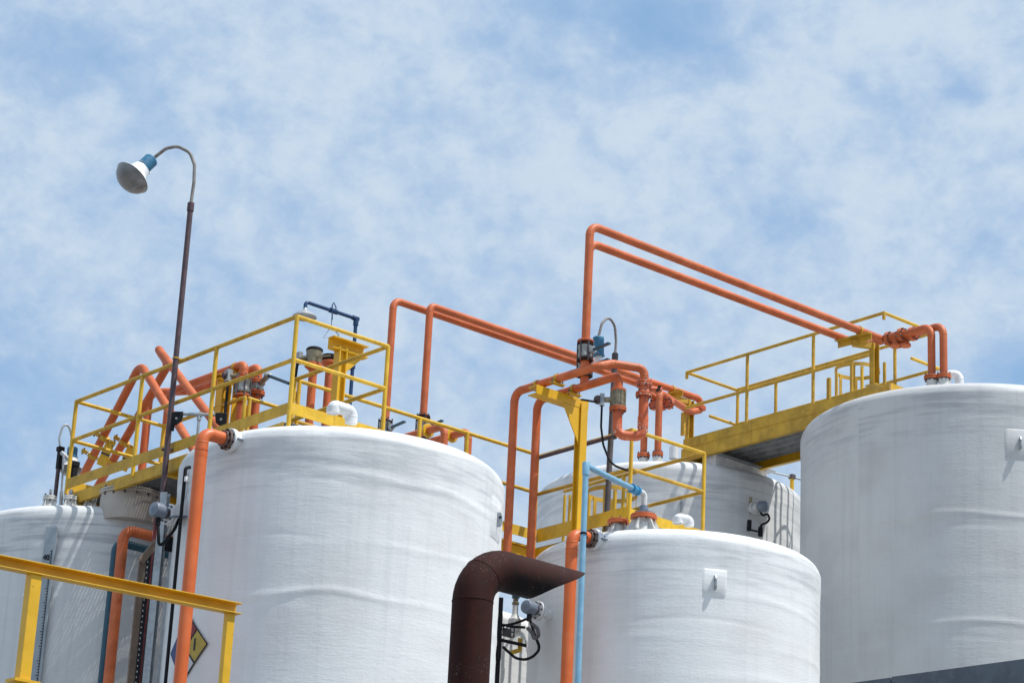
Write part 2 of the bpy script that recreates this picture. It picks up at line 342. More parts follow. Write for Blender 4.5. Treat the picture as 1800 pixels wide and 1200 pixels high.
def lug(T, px, py, pad, size=(.065, .15), padname='lug_pad'):
    p = CY(px, py, T); cx, cy = T['c']; th = math.atan2(p.y-cy, p.x-cx); n = V(math.cos(th), math.sin(th), 0); tg = V(-n.y, n.x, 0)
    pw, ph = pad; t = T['o']
    if pw: patch(T, th-pw/2/T['R'], th+pw/2/T['R'], p.z-ph/2, p.z+ph/2, .012, padname, t, T['mat'], .024)
    base = V(cx, cy, p.z)+n*(T['R']+.0); m = MB(); d, h = size
    poly = [(0,-h*.5),(d*.75,-h*.5),(d,-h*.3),(d,h*.25),(d*.75,h*.5),(0,h*.5)]
    vs = [base+n*a+V(0,0,b)+tg*s for s in (-.008,.008) for a, b in poly]; k = len(poly)
    m.add(vs, [tuple(range(k)), tuple(range(k, 2*k))[::-1]]+[(i, k+i, k+(i+1) % k, (i+1) % k) for i in range(k)])
    o = m.build('lifting_lug', GALV, t, smooth=False)
    MB().tube([base+n*d*.68+tg*.0095+V(0,0,.02), base+n*d*.68-tg*.0095+V(0,0,.02)], .014, seg=12).build('lug_hole', INK, o)

T0 = dict(c=(14.13, 23.2), R=1.57, z=8.68); T1 = dict(c=(14.09, 18.92), R=1.57, z=8.64)
T2 = dict(c=(18.60, 18.88), R=1.553, z=8.645); T5 = dict(c=(18.62, 23.25), R=1.56, z=8.60)
T3 = dict(c=(23.38, 18.66), R=2.06, z=11.25); T4 = dict(c=(22.93, 23.4), R=1.79, z=11.23)
T6 = dict(c=(29.0, 25.6), R=1.7, z=11.6)
def seam(T, px, *rows):   # (py, amplitude, width)
    return [(CY(px, py, T).z, a, s) for py, a, s in rows]
make_tank(T1, 'large white tank in the centre left with a hazard diamond on its side', .80, .5,
          seam(T1, 540, (835,.011,.03),(845,-.005,.02),(938,-.008,.02),(950,.006,.04),(1043,.014,.03),(1062,-.006,.03)), 11)
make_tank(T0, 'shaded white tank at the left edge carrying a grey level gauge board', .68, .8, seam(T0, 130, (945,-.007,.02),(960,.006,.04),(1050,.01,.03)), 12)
make_tank(T2, 'white front centre tank with a light blue water pipe climbing its left side', .80, .5,
          seam(T2, 1150, (1040,.008,.03),(1085,-.006,.02),(1120,.007,.04),(1180,.008,.05)), 13)
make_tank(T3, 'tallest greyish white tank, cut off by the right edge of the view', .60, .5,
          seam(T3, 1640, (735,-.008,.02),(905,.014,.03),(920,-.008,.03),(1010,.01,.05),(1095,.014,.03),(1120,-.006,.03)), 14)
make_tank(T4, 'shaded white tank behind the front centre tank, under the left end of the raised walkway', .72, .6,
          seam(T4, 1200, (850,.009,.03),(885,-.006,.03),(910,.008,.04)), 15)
make_tank(T5, 'white tank glimpsed far back in the gap under the rusty duct mouth', .74, .6, [], 16)
make_tank(T6, 'far white tank lettered in black, glimpsed between the two tall tanks', .76, .3, [], 17)
lug(T2, 1256, 1024, (.27, .30)); lug(T3, 1792, 780, (.34, .36), (.08, .14)); lug(T1, 872, 913, (.34, .42), (.06, .14))
lug(T4, 1197, 888, (0, 0), (.05, .16))

# vents, nozzles, manways on the tank roofs
def gooseneck(T, p, d, r, h, reach, drop, mat=WHITE):
    """white 180 degree vent: rises at p, turns along d, looks down again"""
    d = Vector(d).normalized(); p = Vector(p)
    m = MB().tube([p, p+V(0,0,h), p+d*reach+V(0,0,h), p+d*reach+V(0,0,h-drop)], r, bend=r*1.75, seg=24)
    o = m.build('vent_pipe', mat, T['o']); e = p+d*reach+V(0,0,h-drop)
    MB().lathe(e, (0,0,-1), [(r*1.06,-.05),(r*1.06,.004),(r*.86,.004),(r*.86,-.03),(.001,-.03)], 24, cap=False).build('vent_mouth', mat, o)
def nozzle(T, p, r, h, fl=WHITE_DIRTY, gusset=4, fr=1.7, stem=True):
    p = Vector(p); t = T['o']
    o = MB().lathe(p, (0,0,1), [(r*1.5,-.1),(r*1.25,.02),(r,.06),(r,h)], 24).build('nozzle', WHITE_DIRTY, t)
    for k in range(gusset):
        a = 2*math.pi*k/gusset+.4; n = V(math.cos(a), math.sin(a), 0); s = V(-n.y, n.x, 0)*.006
        vs = [p+n*r*.9+V(0,0,-.05), p+n*(r*2.4)+V(0,0,-.05), p+n*r*1.5+V(0,0,h-.01), p+n*r*.9+V(0,0,h-.01)]
        MB().add([v-s for v in vs]+[v+s for v in vs], [(3,2,1,0),(4,5,6,7),(0,1,5,4),(1,2,6,5),(2,3,7,6),(3,0,4,7)]).build('gusset', WHITE_DIRTY, o, smooth=False)
    f = MB().disc(p+V(0,0,h+.012), (0,0,1), r*fr, .024).disc(p+V(0,0,h+.036), (0,0,1), r*fr*.97, .02).build('nozzle_flange', fl, t)
    for k in range(6):
        a = 2*math.pi*k/6; q = p+V(math.cos(a), math.sin(a), 0)*r*fr*.8+V(0,0,h)
        MB().tube([q+V(0,0,-.02), q+V(0,0,.065)], .009, seg=6).build('bolt', DARKCOND, f)
    if stem: MB().tube([p+V(0,0,h+.04), p+V(0,0,h+.12)], .016, seg=10).build('plug', GALV, f)
    return p+V(0,0,h+.05)
gooseneck(T1, P(617, 744, 'z', 8.69), (-1,.0,0), .058, .115, .215, .065)
gooseneck(T2, P(1211, 924, 'z', 8.69), (-1,.25,0), .052, .06, .135, .05)
v3 = AT(1686.5, 676, DEP(P(1659, 666, 'z', 11.37))+.45); gooseneck(T3, v3, (-rgt.x,-rgt.y,0), .052, .125, .15, .1)
MB().tube([P(1184, 806, 'z', 11.24), P(1184, 806, 'z', 11.24)+V(0,0,.16)], .058, seg=20).build('vent_pipe', WHITE, T4['o'])
N2b = nozzle(T2, P(1131, 926, 'z', 8.69), .08, .085, ORANGE, 6, 1.75, False)
N2a = nozzle(T2, P(1086, 930, 'z', 8.69), .06, .055, ORANGE, 4, 1.9, False)
for q in ((86, 893), (122, 893), (157, 895)): nozzle(T0, P(q[0], q[1], 'z', 8.71), .05, .085, WHITE_DIRTY, 4, 1.5)
def manway(T, p, r, z0, z1, name='manway'):
    o = MB().lathe((p.x, p.y, z0), (0,0,1), [(r,0),(r,z1-z0)], 40).build('manway_neck', CREAM, T['o'])
    c = MB().disc((p.x, p.y, z1+.012), (0,0,1), r+.018, .024, 40).disc((p.x, p.y, z1+.038), (0,0,1), r+.018, .02, 40).build('manway_cover', CREAM, T['o'])
    for k in range(16):
        a = 2*math.pi*k/16; q = V(p.x+math.cos(a)*(r+.004), p.y+math.sin(a)*(r+.004), z1)
        MB().tube([q+V(0,0,-.03), q+V(0,0,.075)], .011, seg=6).build('bolt', DARKCOND, c)
p = P(232, 884, 'z', 8.68); q = P(231, 874, 'z', 8.80); manway(T0, V(q.x, q.y, 0), .32, 8.5, 8.79)
sa_, sb_ = V(22.235, 21.86, 0), V(23.25, 21.86, 0)
sd_ = MB().box(((sa_.x+sb_.x)/2-.03, 21.98, 11.26), (sb_.x-sa_.x-.06, .2, .17)).build('walkway_saddle', paint('saddle_paint', (.8,.8,.79), .5), T4['o'], smooth=False)
MB().box(((sa_.x+sb_.x)/2, 21.96, 11.355), (sb_.x-sa_.x+.1, .28, .014)).build('saddle_plate', GALV, sd_, smooth=False)

# T6 lettering
def text_on(T, px, py, body, h, parent, mat, name, dr=.004, sq=1.0, shear=0.0):
    cu = bpy.data.curves.new('t', 'FONT'); cu.body = body; cu.size = h/.7; cu.align_x = 'CENTER'; cu.align_y = 'CENTER'; cu.shear = shear; cu.offset = h*.05
    tmp = bpy.data.objects.new('t', cu); COL.objects.link(tmp); dg = bpy.context.evaluated_depsgraph_get(); dg.update()
    me = bpy.data.meshes.new_from_object(tmp.evaluated_get(dg)); vs = [v.co.copy() for v in me.vertices]; fs = [tuple(p.vertices) for p in me.polygons]
    bpy.data.objects.remove(tmp); p = CY(px, py, T); cx, cy = T['c']; th0 = math.atan2(p.y-cy, p.x-cx); r = T['R']+dr
    return MB().add([(cx+r*math.cos(th0+v.x*sq/T['R']), cy+r*math.sin(th0+v.x*sq/T['R']), p.z+v.y) for v in vs], fs).build(name, mat, parent, smooth=False)
text_on(T6, 1409, 893, 'O', .15, T6['o'], INK, 'letter')

# hazard diamond on T1
c = CY(329, 1139, T1); th0 = math.atan2(c.y-T1['c'][1], c.x-T1['c'][0]); hd = .315; zc = c.z
sign = None
def dia(cx_, cz_, h, mat, name, dr, parent):
    n = 8; vs = []; fs = []
    for i in range(n+1):
        for j in range(n+1):
            a = (i/n-.5)*h; b = (j/n-.5)*h
            x = cx_+(a-b); z = zc+cz_+(a+b); th = th0+x/T1['R']; r = T1['R']+dr
            vs.append((T1['c'][0]+r*math.cos(th), T1['c'][1]+r*math.sin(th), z))
    for i in range(n):
        for j in range(n): q = i*(n+1)+j; fs.append((q, q+n+1, q+n+2, q+1))
    return MB().add(vs, fs).build(name, mat, parent, smooth=True)
sign = dia(0, 0, hd, INK, 'hazard_sign', .014, T1['o'])
g_ = hd/2-.014
dia(0, hd/2, g_, REDSIGN, 'red_quarter', .017, sign); dia(-hd/2, 0, g_, BLUESIGN, 'blue_quarter', .017, sign)
dia(hd/2, 0, g_, YELSIGN, 'yellow_quarter', .017, sign); dia(0, -hd/2, g_, WHTSIGN, 'white_quarter', .017, sign)
HS = dict(c=T1['c'], R=T1['R']+.018)
text_on(HS, 342, 1133, '1', .105, sign, INK, 'digit', .002, 1.0, .0)
text_on(HS, 322, 1178, 'COR', .06, sign, INK, 'letters', .002, .8)

# level gauge board on T0
pt, pb = CY(94, 928, T0), CY(60, 1250, T0); cx, cy = T0['c']; th = math.atan2(pt.y-cy, pt.x-cx); n = V(math.cos(th), math.sin(th), 0); tg = V(-n.y, n.x, 0)
bw = .125; ctr = V(cx, cy, 0)+n*(T0['R']+.045); zt = pt.z; zb = zt-2.2
brd = MB().box(ctr+V(0,0,(zt+zb)/2), (.012, bw, zt-zb), (n, tg, V(0,0,1))).build('level_gauge_board', BOARD, T0['o'], smooth=False)
for z in (zt-.1, zt-.9, zt-1.7): MB().box(ctr-n*.028+V(0,0,z), (.05, .06, .03), (n, tg, V(0,0,1))).build('board_bracket', GALV, brd, smooth=False)
sgn = 1 if tg.dot(rgt) > 0 else -1; rt = tg*sgn
m = MB(); face = ctr+n*.0085
m.box(face+rt*.032+V(0,0,zt-.24-.95), (.003, .007, 1.9), (n, tg, V(0,0,1)))
for i in range(60):
    L = .03 if i % 5 == 3 else .018
    m.box(face+n*.0008+rt*(.032-L/2)+V(0,0,zt-.26-i*.03), (.003, L, .007), (n, tg, V(0,0,1)))
m.build('scale_marks', INK, brd, smooth=False)
def flat_text(o, rt, nn, body, h, mat, name, parent):
    cu = bpy.data.curves.new('t', 'FONT'); cu.body = body; cu.size = h/.7; cu.align_x = 'CENTER'; cu.align_y = 'CENTER'; cu.offset = .004
    tmp = bpy.data.objects.new('t', cu); COL.objects.link(tmp); dg = bpy.context.evaluated_depsgraph_get(); dg.update()
    me = bpy.data.meshes.new_from_object(tmp.evaluated_get(dg)); vs = [v.co.copy() for v in me.vertices]; fs = [tuple(p.vertices) for p in me.polygons]
    bpy.data.objects.remove(tmp)
    MB().add([o+rt*v.x+V(0,0,v.y)+nn*.003 for v in vs], fs).build(name, mat, parent, smooth=False)
flat_text(face+rt*-.022+V(0,0,zt-.325), rt, n, '40', .05, INK, 'gauge_number', brd)

# ------------------------------------------------------------------ flanges, valves, nozzles sideways
def flange(p, ax, r, parent, mat, t=.02, pair=True, bolts=0, name='flange'):
    ax = Vector(ax).normalized(); m = MB().disc(p-ax*t*.55, ax, r, t)
    if pair: m.disc(p+ax*t*.55, ax, r, t)
    o = m.build(name, mat, parent); a = ax.orthogonal().normalized(); b = ax.cross(a)
    for k in range(bolts):
        q = p+(a*math.cos(2*math.pi*k/bolts+.3)+b*math.sin(2*math.pi*k/bolts+.3))*r*.82
        MB().tube([q-ax*t*2, q+ax*t*2], .011, seg=6).build('bolt', DARKCOND, o)
    return o
def side_nozzle(T, px, py, px2, py2, r, label, pend):
    """white flanged nozzle on the tank's left shoulder and the orange overflow pipe that hangs from it"""
    y = T['y']; sx = T['c'][0]-math.sqrt(T['R']**2-(y-T['c'][1])**2)
    pf = P(px, py, 'y', y); z = pf.z; t = T['o']
    o = MB().lathe((sx+.12, y, z), (-1,0,0), [(.075,0),(.075,sx+.12-pf.x-.02)], 28).build('side_nozzle', WHITE, t)
    f = MB().disc((pf.x+.02, y, z), (1,0,0), .112, .045, 40).disc((pf.x+.062, y, z), (1,0,0), .102, .035, 40).build('side_flange', WHITE, t)
    for k in range(8):
        a = 2*math.pi*k/8+.39; q = V(pf.x-.02, y+.088*math.cos(a), z+.088*math.sin(a))
        MB().tube([q+V(-.035,0,0), q+V(.11,0,0)], .011, seg=6).build('bolt', RUST, f)
    gq = CY(px+17, py+2, T); MB().box((gq.x-.0, gq.y-.02, gq.z), (.10, .10, .012)).build('nozzle_gusset', GREY, t, smooth=False)
    pv = P(px2, py2, 'y', y)
    d = thing('drain_pipe', label, 'pipe', (pv.x, y, 0), 'orange overflow pipes down the tank fronts')
    MB().tube([(pf.x-.03, y, z), (pv.x, y, z), (pv.x, y, 0)], r, bend=.10, seg=28).build('pipe', ORANGE2, d)
    MB().lathe((pv.x, y, z-.16), (0,0,-1), [(r*1.06,0),(r*1.06,.012)], 28).lathe((pv.x, y, z-.185), (0,0,-1), [(r*1.025,0),(r*1.025,.05)], 28).build('socket_joint', ORANGE2, d)
    MB().disc((pf.x-.03, y, z), (1,0,0), .098, .022, 32).disc((pf.x-.055, y, z), (1,0,0), .08, .02, 32).build('pipe_flange', RUSTSTEEL, d)
T1['y'] = 18.58; side_nozzle(T1, 402, 773, 353, 800, .059, 'thick bright orange overflow pipe hanging from the white flange of the big tank', 1200)
T2['y'] = 18.52; side_nozzle(T2, 1041, 947, 1004, 985, .061, 'orange overflow pipe on the front centre tank beside the light blue pipe', 1200)

def valve(p, parent, r, h, body, lever=None, mat=ORANGE, levmat=TEAL, fr=1.75, lid=None):
    """two flanges and a round body standing on p; lever = (dx,dy,dz)"""
    p = Vector(p)
    flange(p+V(0,0,.012), (0,0,1), r*fr, parent, mat, .018, False)
    b = MB().lathe(p+V(0,0,.022), (0,0,1), [(r*1.15,0),(r*1.5,.02),(r*1.5,h*.3),(r*1.42,h*.34),(r*1.42,h*.62),(r*1.5,h*.66),(r*1.5,h-.03),(r*1.15,h-.02)], 28).build('valve_body', body, parent)
    flange(p+V(0,0,h+.015), (0,0,1), r*fr, parent, lid or mat, .018, False)
    for k in range(6):
        a = 2*math.pi*k/6+.2; q = p+V(math.cos(a), math.sin(a), 0)*r*1.58
        MB().tube([q+V(0,0,-.015), q+V(0,0,h+.045)], .009, seg=6).build('bolt', DARKCOND, b)
    if lever:
        d = Vector(lever); u = V(d.x, d.y, 0).normalized(); q = p+V(0,0,h*.55)
        MB().tube([q+u*r, q+u*r*2.3], .026, seg=12).tube([q+u*r*2.0, q+u*r*2.7], .042, seg=6).build('valve_stem', GALV, b)
        MB().bar(q+u*r*2.6, q+u*r*2.6+d, .042, .018).build('lever', levmat, b, smooth=False)
    return p+V(0,0,h+.025)

# ------------------------------------------------------------------ walkways
RAIL = .021
def walk(name, label, loc): return thing(name, label, 'walkway', loc, 'yellow steel walkways on the tank tops')
def rail(t, pts, mat=YELLOW, r=RAIL, name='top_rail', bend=0):
    m = MB()
    for a, b in zip(pts[:-1], pts[1:]): m.tube([a, b], r, seg=14)
    for a in pts: m.lathe(Vector(a)-V(0,0,r), (0,0,1), [(r*.3,0),(r*.86,r*.5),(r,r),(r*.86,r*1.5),(r*.3,r*2)], 14)
    return m.build(name, mat, t)
def post(t, x, y, z0, z1, mat=YELLOW, r=.022): return MB().tube([(x,y,z0),(x,y,z1)], r, seg=14).build('post', mat, t)
def toe(t, a, b, z0, z1, mat=YELLOW): return MB().bar(V(a[0],a[1],(z0+z1)/2), V(b[0],b[1],(z0+z1)/2), .008, z1-z0).build('toe_board', mat, t, smooth=False)
def grating(t, x0, x1, y0, y1, z, sx=.028, sy=.1, mat=GRATE):
    m = MB(); k = x0
    while k <= x1: m.box((k, (y0+y1)/2, z-.018), (.014, y1-y0, .036)); k += sx
    k = y0
    while k <= y1: m.box(((x0+x1)/2, k, z-.009), (x1-x0, .008, .012)); k += sy
    return m.build('deck_grating', mat, t, smooth=False)
ZD, ZR, ZM, ZT0, ZT1 = 8.90, 9.95, 9.51, 8.965, 9.078
XA, XB, YA, YB = 13.272, 14.40, 18.74, 22.69
YC0, YC1 = 20.28, 21.16
# A: walkway from the left tank to the large left tank
t = walk('walkway', 'yellow railed walkway from the left edge tank up to the large left tank', (13.8, 20.7, 8.78))
rail(t, [(XB,YA,ZR),(XA,YA,ZR)]); rail(t, [(XA,YA,ZR),(XA,YB,ZR)], YELLOW_OLD_SHADED); rail(t, [(XA,YB,ZR),(XB,YB,ZR)])
rail(t, [(XB,YA,ZM),(XA,YA,ZM)], name='mid_rail'); rail(t, [(XA,YA,ZM),(XA,YB,ZM)], YELLOW_OLD_SHADED, name='mid_rail'); rail(t, [(XA,YB,ZM),(XB,YB,ZM)], name='mid_rail')
rail(t, [(XB,YB,ZR),(XB,YC1,ZR)], YELLOW_OLD_SHADED); rail(t, [(XB,YC0,ZR),(XB,YA,ZR)], YELLOW_OLD_SHADED)
rail(t, [(XB,YB,ZM),(XB,YC1,ZM)], YELLOW_OLD_SHADED, name='mid_rail'); rail(t, [(XB,YC0,ZM),(XB,YA,ZM)], YELLOW_OLD_SHADED, name='mid_rail')
for px in (251, 381):
    y = P(px, 660 if px < 300 else 612, 'x', XA).y; post(t, XA, y, 8.86, ZR)
for x, y in ((XA,YA),(XA,YB),(XB,YA),(XB,YB),(XB,YC1),(XB,YC0)): post(t, x, y, 8.84, ZR)
for a, b in (((XA-.01,YA),(XA-.01,YB)),((XA,YA-.012),(XB,YA-.012)),((XA,YB+.012),(XB,YB+.012)),((XB+.012,YB),(XB+.012,YC1)),((XB+.012,YC0),(XB+.012,YA))): toe(t, a, b, ZT0, ZT1, YELLOW_OLD_SHADED if a[0] == b[0] else YELLOW)  # boards along Y take the darker yellow: their shade is in the colour
grating(t, XA+.03, XB-.02, YA+.05, YB-.03, ZD)
MB().channel((XA+.03,YA+.1,8.845),(XA+.03,YB+.02,8.845), .05, .125, .01).build('side_beam', YELLOW_OLD_SHADED, t, smooth=False)
MB().channel((XB-.03,YB+.02,8.845),(XB-.03,YA+.1,8.845), .05, .125, .01).build('side_beam', YELLOW_OLD_SHADED, t, smooth=False)
for y in (22.62, 21.75, 20.9): MB().channel((XA+.06,y,8.83),(XB-.06,y,8.83), .05, .085, .008).build('cross_beam', YELLOW_HOT, t, smooth=False)
MB().box((P(118,846,'y',22.86).x, 22.86, 9.10), (.035, .012, .22)).build('end_plate', YELLOW_HOT, t, smooth=False)
MB().bar((XA+.02,YB+.02,8.90),(P(118,846,'y',22.86).x,22.86,9.0), .04, .03).build('end_bracket', YELLOW_OLD_SHADED, t, smooth=False)
# B: link walkway behind, running to the front centre tank
XC, XD, YE = 17.835, 18.945, 18.82
t = walk('walkway', 'yellow link walkway running behind between the large left and front centre tanks', (16.1, 20.7, 8.78))
rail(t, [(XB+.05,YC0,ZR),(XC-.05,YC0,ZR)]); rail(t, [(XB+.05,YC0,ZM),(XC-.05,YC0,ZM)], YELLOW_OLD_SHADED, name='mid_rail')
rail(t, [(XB+.05,YC1,ZR),(15.6,YC1,ZR)]); rail(t, [(XB+.05,YC1,ZM),(15.6,YC1,ZM)], YELLOW_OLD_SHADED, name='mid_rail')
for x in (XB+.06, P(738, 745, 'y', YC0).x, 16.75, XC-.06): post(t, x, YC0, 8.84, ZR)
for x in (XB+.06, 15.6): post(t, x, YC1, 8.84, ZR)
toe(t, (XB+.03,YC0-.01), (XC-.03,YC0-.01), ZT0, ZT1); toe(t, (XB+.03,YC1+.01), (15.6,YC1+.01), ZT0, ZT1)
grating(t, XB+.03, XC-.03, YC0+.03, YC1-.03, ZD)
MB().channel((XB+.02,YC0+.02,8.80),(XC-.02,YC0+.02,8.80), .05, .16, .01).build('side_beam', YELLOW_HOT, t, smooth=False)
MB().channel((18.0,YC1-.02,8.80),(XB+.02,YC1-.02,8.80), .05, .16, .01).build('side_beam', YELLOW_HOT, t, smooth=False)
for x in (15.2, 16.2, 17.1, 17.6): MB().channel((x,YC0+.05,8.79),(x,YC1-.05,8.79), .05, .1, .008).build('cross_beam', YELLOW_HOT, t, smooth=False)
# C: platform on the front centre tank
t = walk('platform', 'small yellow railed platform on top of the front centre tank', (18.4, 20.0, 8.78))
rail(t, [(XD,YE,ZR),(XC,YE,ZR)]); rail(t, [(XC,YE,ZR),(XC,YC0+.06,ZR)], YELLOW_OLD_SHADED); rail(t, [(XD,YE,ZR),(XD,YC1-.06,ZR)], YELLOW_OLD_SHADED)
rail(t, [(XD,YE,ZM),(XC,YE,ZM)], YELLOW_OLD_SHADED, name='mid_rail'); rail(t, [(XC,YE,ZM),(XC,YC0+.06,ZM)], YELLOW_OLD_SHADED, name='mid_rail'); rail(t, [(XD,YE,ZM),(XD,YC1-.06,ZM)], YELLOW_OLD_SHADED, name='mid_rail')
for x, y in ((XC,YE),(XD,YE),(XC,YC0+.06),(XD,20.1)): post(t, x, y, 8.66, ZR)
for px in (993, 1002):
    q = P(px, 870, 'y', 20.95); post(t, q.x, q.y, 8.86, q.z, YELLOW, .018)
toe(t, (XC-.012,YE), (XC-.012,YC0), ZT0-.02, ZT1+.02); toe(t, (XC,YE+.012), (XD,YE+.012), ZT0, ZT1); toe(t, (XD+.012,YE), (XD+.012,YC1), ZT0, ZT1)
grating(t, XC+.03, XD-.03, YE+.05, YC1-.03, ZD)
MB().channel((XC+.03,YE+.1,8.82),(XC+.03,YC1,8.82), .05, .13, .01).build('side_beam', YELLOW_HOT, t, smooth=False)
MB().channel((XD-.03,YC1,8.82),(XD-.03,YE+.1,8.82), .05, .13, .01).build('side_beam', YELLOW_HOT, t, smooth=False)
# D: raised walkway between the two tall tanks
XE, XF, YF, YG = 22.15, 23.09, 18.98, 22.36; HD, HR, HM = 11.50, 12.55, 12.06
t = walk('walkway', 'raised yellow walkway with grey plank deck bridging the two tall tanks at the right', (22.8, 20.7, 11.3))
rail(t, [(XE,YF,HR),(XE,YG,HR)], YELLOW_OLD_SHADED); rail(t, [(XE,YG,HR),(XF,YG,HR)], YELLOW_OLD_SHADED); rail(t, [(XF,YG,HR),(XF,YF+.1,HR)], YELLOW_OLD_SHADED); rail(t, [(XE,YF,HR),(XF-.25,YF,HR)])
rail(t, [(XE,P(1527,623,'x',XE).y,HM),(XE,YG,HM)], YELLOW_OLD_SHADED, name='mid_rail'); YK = P(1650,649,'x',XF).y; rail(t, [(XF,YG,HM),(XF,YK,HM)], YELLOW_OLD_SHADED, name='mid_rail')
rail(t, [(XF,YG,HM),(XE+.45,YG,HM)], YELLOW_OLD_SHADED, name='mid_rail'); rail(t, [(XF,YK,HM),(P(1603,633,'y',YK).x,YK,HM)], name='mid_rail')
for y in (YF, YG): MB().tube([(XE,y,HR),(XE,y,HR-.085)], .022, seg=14).build('post_stub', YELLOW_OLD_SHADED, t)
for px, py in ((1314,625),(1430,588)): post(t, XE, P(px,py,'x',XE).y, HD-.02, HR, YELLOW_OLD_SHADED)
for px, py in ((1297,684),(1364,667),(1497,632),(1573,618)): post(t, XF, P(px,py,'x',XF).y, HD-.02, HR if px < 1500 else HM+.45, YELLOW_OLD_SHADED)
for px, w_ in ((1457,.05),(1555,.035)):
    q = P(px, 690, 'x', XE+.5); MB().box((q.x, q.y, HD+.31), (w_*.7, w_, .66)).build('gate_post', YELLOW_OLD_SHADED, t, smooth=False)
toe(t, (XE-.012,YF-.1), (XE-.012,YG+.02), HD-.002, HD+.125, YELLOW_OLD_SHADED)
toe(t, (XF+.012,YF-.1), (XF+.012,YG+.02), HD-.002, HD+.125, YELLOW_OLD_SHADED); toe(t, (XE,YF-.1), (XF,YF-.1), HD-.002, HD+.125)
MB().channel((XE+.02,YF-.3,HD-.085),(XE+.02,YG+.06,HD-.085), .06, .165, .012).build('side_beam', YELLOW_OLD_SHADED, t, smooth=False)
MB().channel((XF-.02,YG+.06,HD-.085),(XF-.02,YF-.3,HD-.085), .06, .165, .012).build('side_beam', YELLOW_HOT, t, smooth=False)
pw = (XF-XE-.1)/5
for i in range(5):
    x = XE+.05+pw*(i+.5)
    o = MB().box((x, (YF+YG)/2-.1, HD-.02), (pw-.003, YG-YF+.1, .012)).bar((x-pw/2+.012,YF-.2,HD-.04),(x-pw/2+.012,YG-.05,HD-.04), .012, .05).bar((x+pw/2-.014,YF-.2,HD-.04),(x+pw/2-.014,YG-.05,HD-.04), .006, .05).build('deck_plank', PLANK, t, smooth=False)
for y in (YG-.02,): MB().channel((XE+.06,y,HD-.105),(XF-.06,y,HD-.105), .05, .1, .01).build('cross_beam', YELLOW_HOT, t, smooth=False)
def cage(label, cx, cy, r, zs, z0, z1, posts, ax):
    t = thing('ladder_cage', label, 'ladder cage', (cx, cy, z0), 'yellow ladder cages')
    for z in zs:
        a = [V(cx, cy, z)+V(math.cos(q), math.sin(q), 0)*r for q in [ax-math.pi+2*math.pi*i/40 for i in range(41)]]
        m = MB(); vs = []; 
        for p in a:
            n = (p-V(cx,cy,z)).normalized(); vs += [p-V(0,0,.025), p+V(0,0,.025), p+V(0,0,.025)+n*.007, p-V(0,0,.025)+n*.007]
        fs = []
        for i in range(40):
            for k in range(4): fs.append((i*4+k, i*4+(k+1) % 4, i*4+4+(k+1) % 4, i*4+4+k))
        m.add(vs, fs).build('hoop', YELLOW_OLD_SHADED, t)
    for q in posts:
        p = V(cx, cy, 0)+V(math.cos(ax+q), math.sin(ax+q), 0)*(r-.008); tg = V(-math.sin(ax+q), math.cos(ax+q), 0)
        MB().bar(V(p.x,p.y,z0), V(p.x,p.y,z1), .05, .007, up=(math.cos(ax+q), math.sin(ax+q), 0)).build('strap', YELLOW_OLD_SHADED, t, smooth=False)
    e = V(math.cos(ax), math.sin(ax), 0); s = V(-e.y, e.x, 0)
    for k in (-1, 1): MB().tube([V(cx,cy,z0)+s*.22*k-e*(r*.55), V(cx,cy,z1-.05)+s*.22*k-e*(r*.55)], .022, seg=12).build('stile', YELLOW, t)
    z = z0+.15
    while z < 1e9 and z < z1-1.15: MB().tube([V(cx,cy,z)-s*.22-e*(r*.55), V(cx,cy,z)+s*.22-e*(r*.55)], .012, seg=10).build('rung', YELLOW, t); z += .3
q = P(1507, 652, 'z', 12.62); cage('yellow ladder cage behind the raised walkway at the right', q.x, q.y, .29, (12.62, 11.9), 9.8, 12.64, (-2.6,-1.6,-.8,0,.8,1.6,2.6), 0.0)
q = P(1076, 868, 'z', 9.93); cage('yellow ladder cage behind the platform of the front centre tank', q.x, q.y, .29, (9.93, 9.2), 7.6, 9.95, (-2.6,-1.6,-.8,0,.8,1.6,2.6), 0.0)

# ------------------------------------------------------------------ orange process pipes
PR = .0455
def pipe(label, loc, group='orange process pipes'): return thing('process_pipe', label, 'pipe', loc, group)
# pair from the front centre tank to the tall right tank (top lines)
ZB = 12.04; TX, TY1, TY2 = 17.0, 18.70, 19.07
fl1 = P(1638, 668, 'z', 11.37); fl2 = P(1659, 666, 'z', 11.37)
t = pipe('upper of two long orange pipes slanting from the tallest riser to the right tank', (TX, TY1, 10.5))
xb = fl1.x
man_y = P(1530, 590, 'z', ZB).y
MB().tube([(TX,TY1,10.72),(TX,TY1,ZB),(fl2.x,TY1,ZB),(fl2.x,fl2.y,ZB),(fl2.x,fl2.y,11.38)], PR, bend=.12, seg=24).build('pipe', ORANGE, t)
flange(V(fl2.x,fl2.y,11.40), (0,0,1), .088, t, ORANGE, .022, True, 8)
zb0 = 10.38+PR
def tee_valve(t, x, y, z, lev):
    MB().tube([(x,y,z),(x,y,z+.085)], PR*1.02, seg=24).build('tee', ORANGE, t)
    e = valve(V(x,y,z+.085), t, .052, .175, STEEL, lev, RUST, TEAL, 1.68)
    MB().disc(e+V(0,0,.02), (0,0,1), .088, .022).build('flange', ORANGE_CHIP, t)
tee_valve(t, TX, TY1, 10.40, (.0,-.24,.015))
t2 = pipe('lower of two long orange pipes slanting from the tallest riser to the right tank', (TX+.34, TY2, 10.5))
MB().tube([(TX+.34,TY2,10.72),(TX+.34,TY2,ZB),(fl1.x,TY2-.05,ZB),(fl1.x,fl1.y,ZB),(fl1.x,fl1.y,11.38)], PR, bend=.12, seg=24).build('pipe', ORANGE, t2)
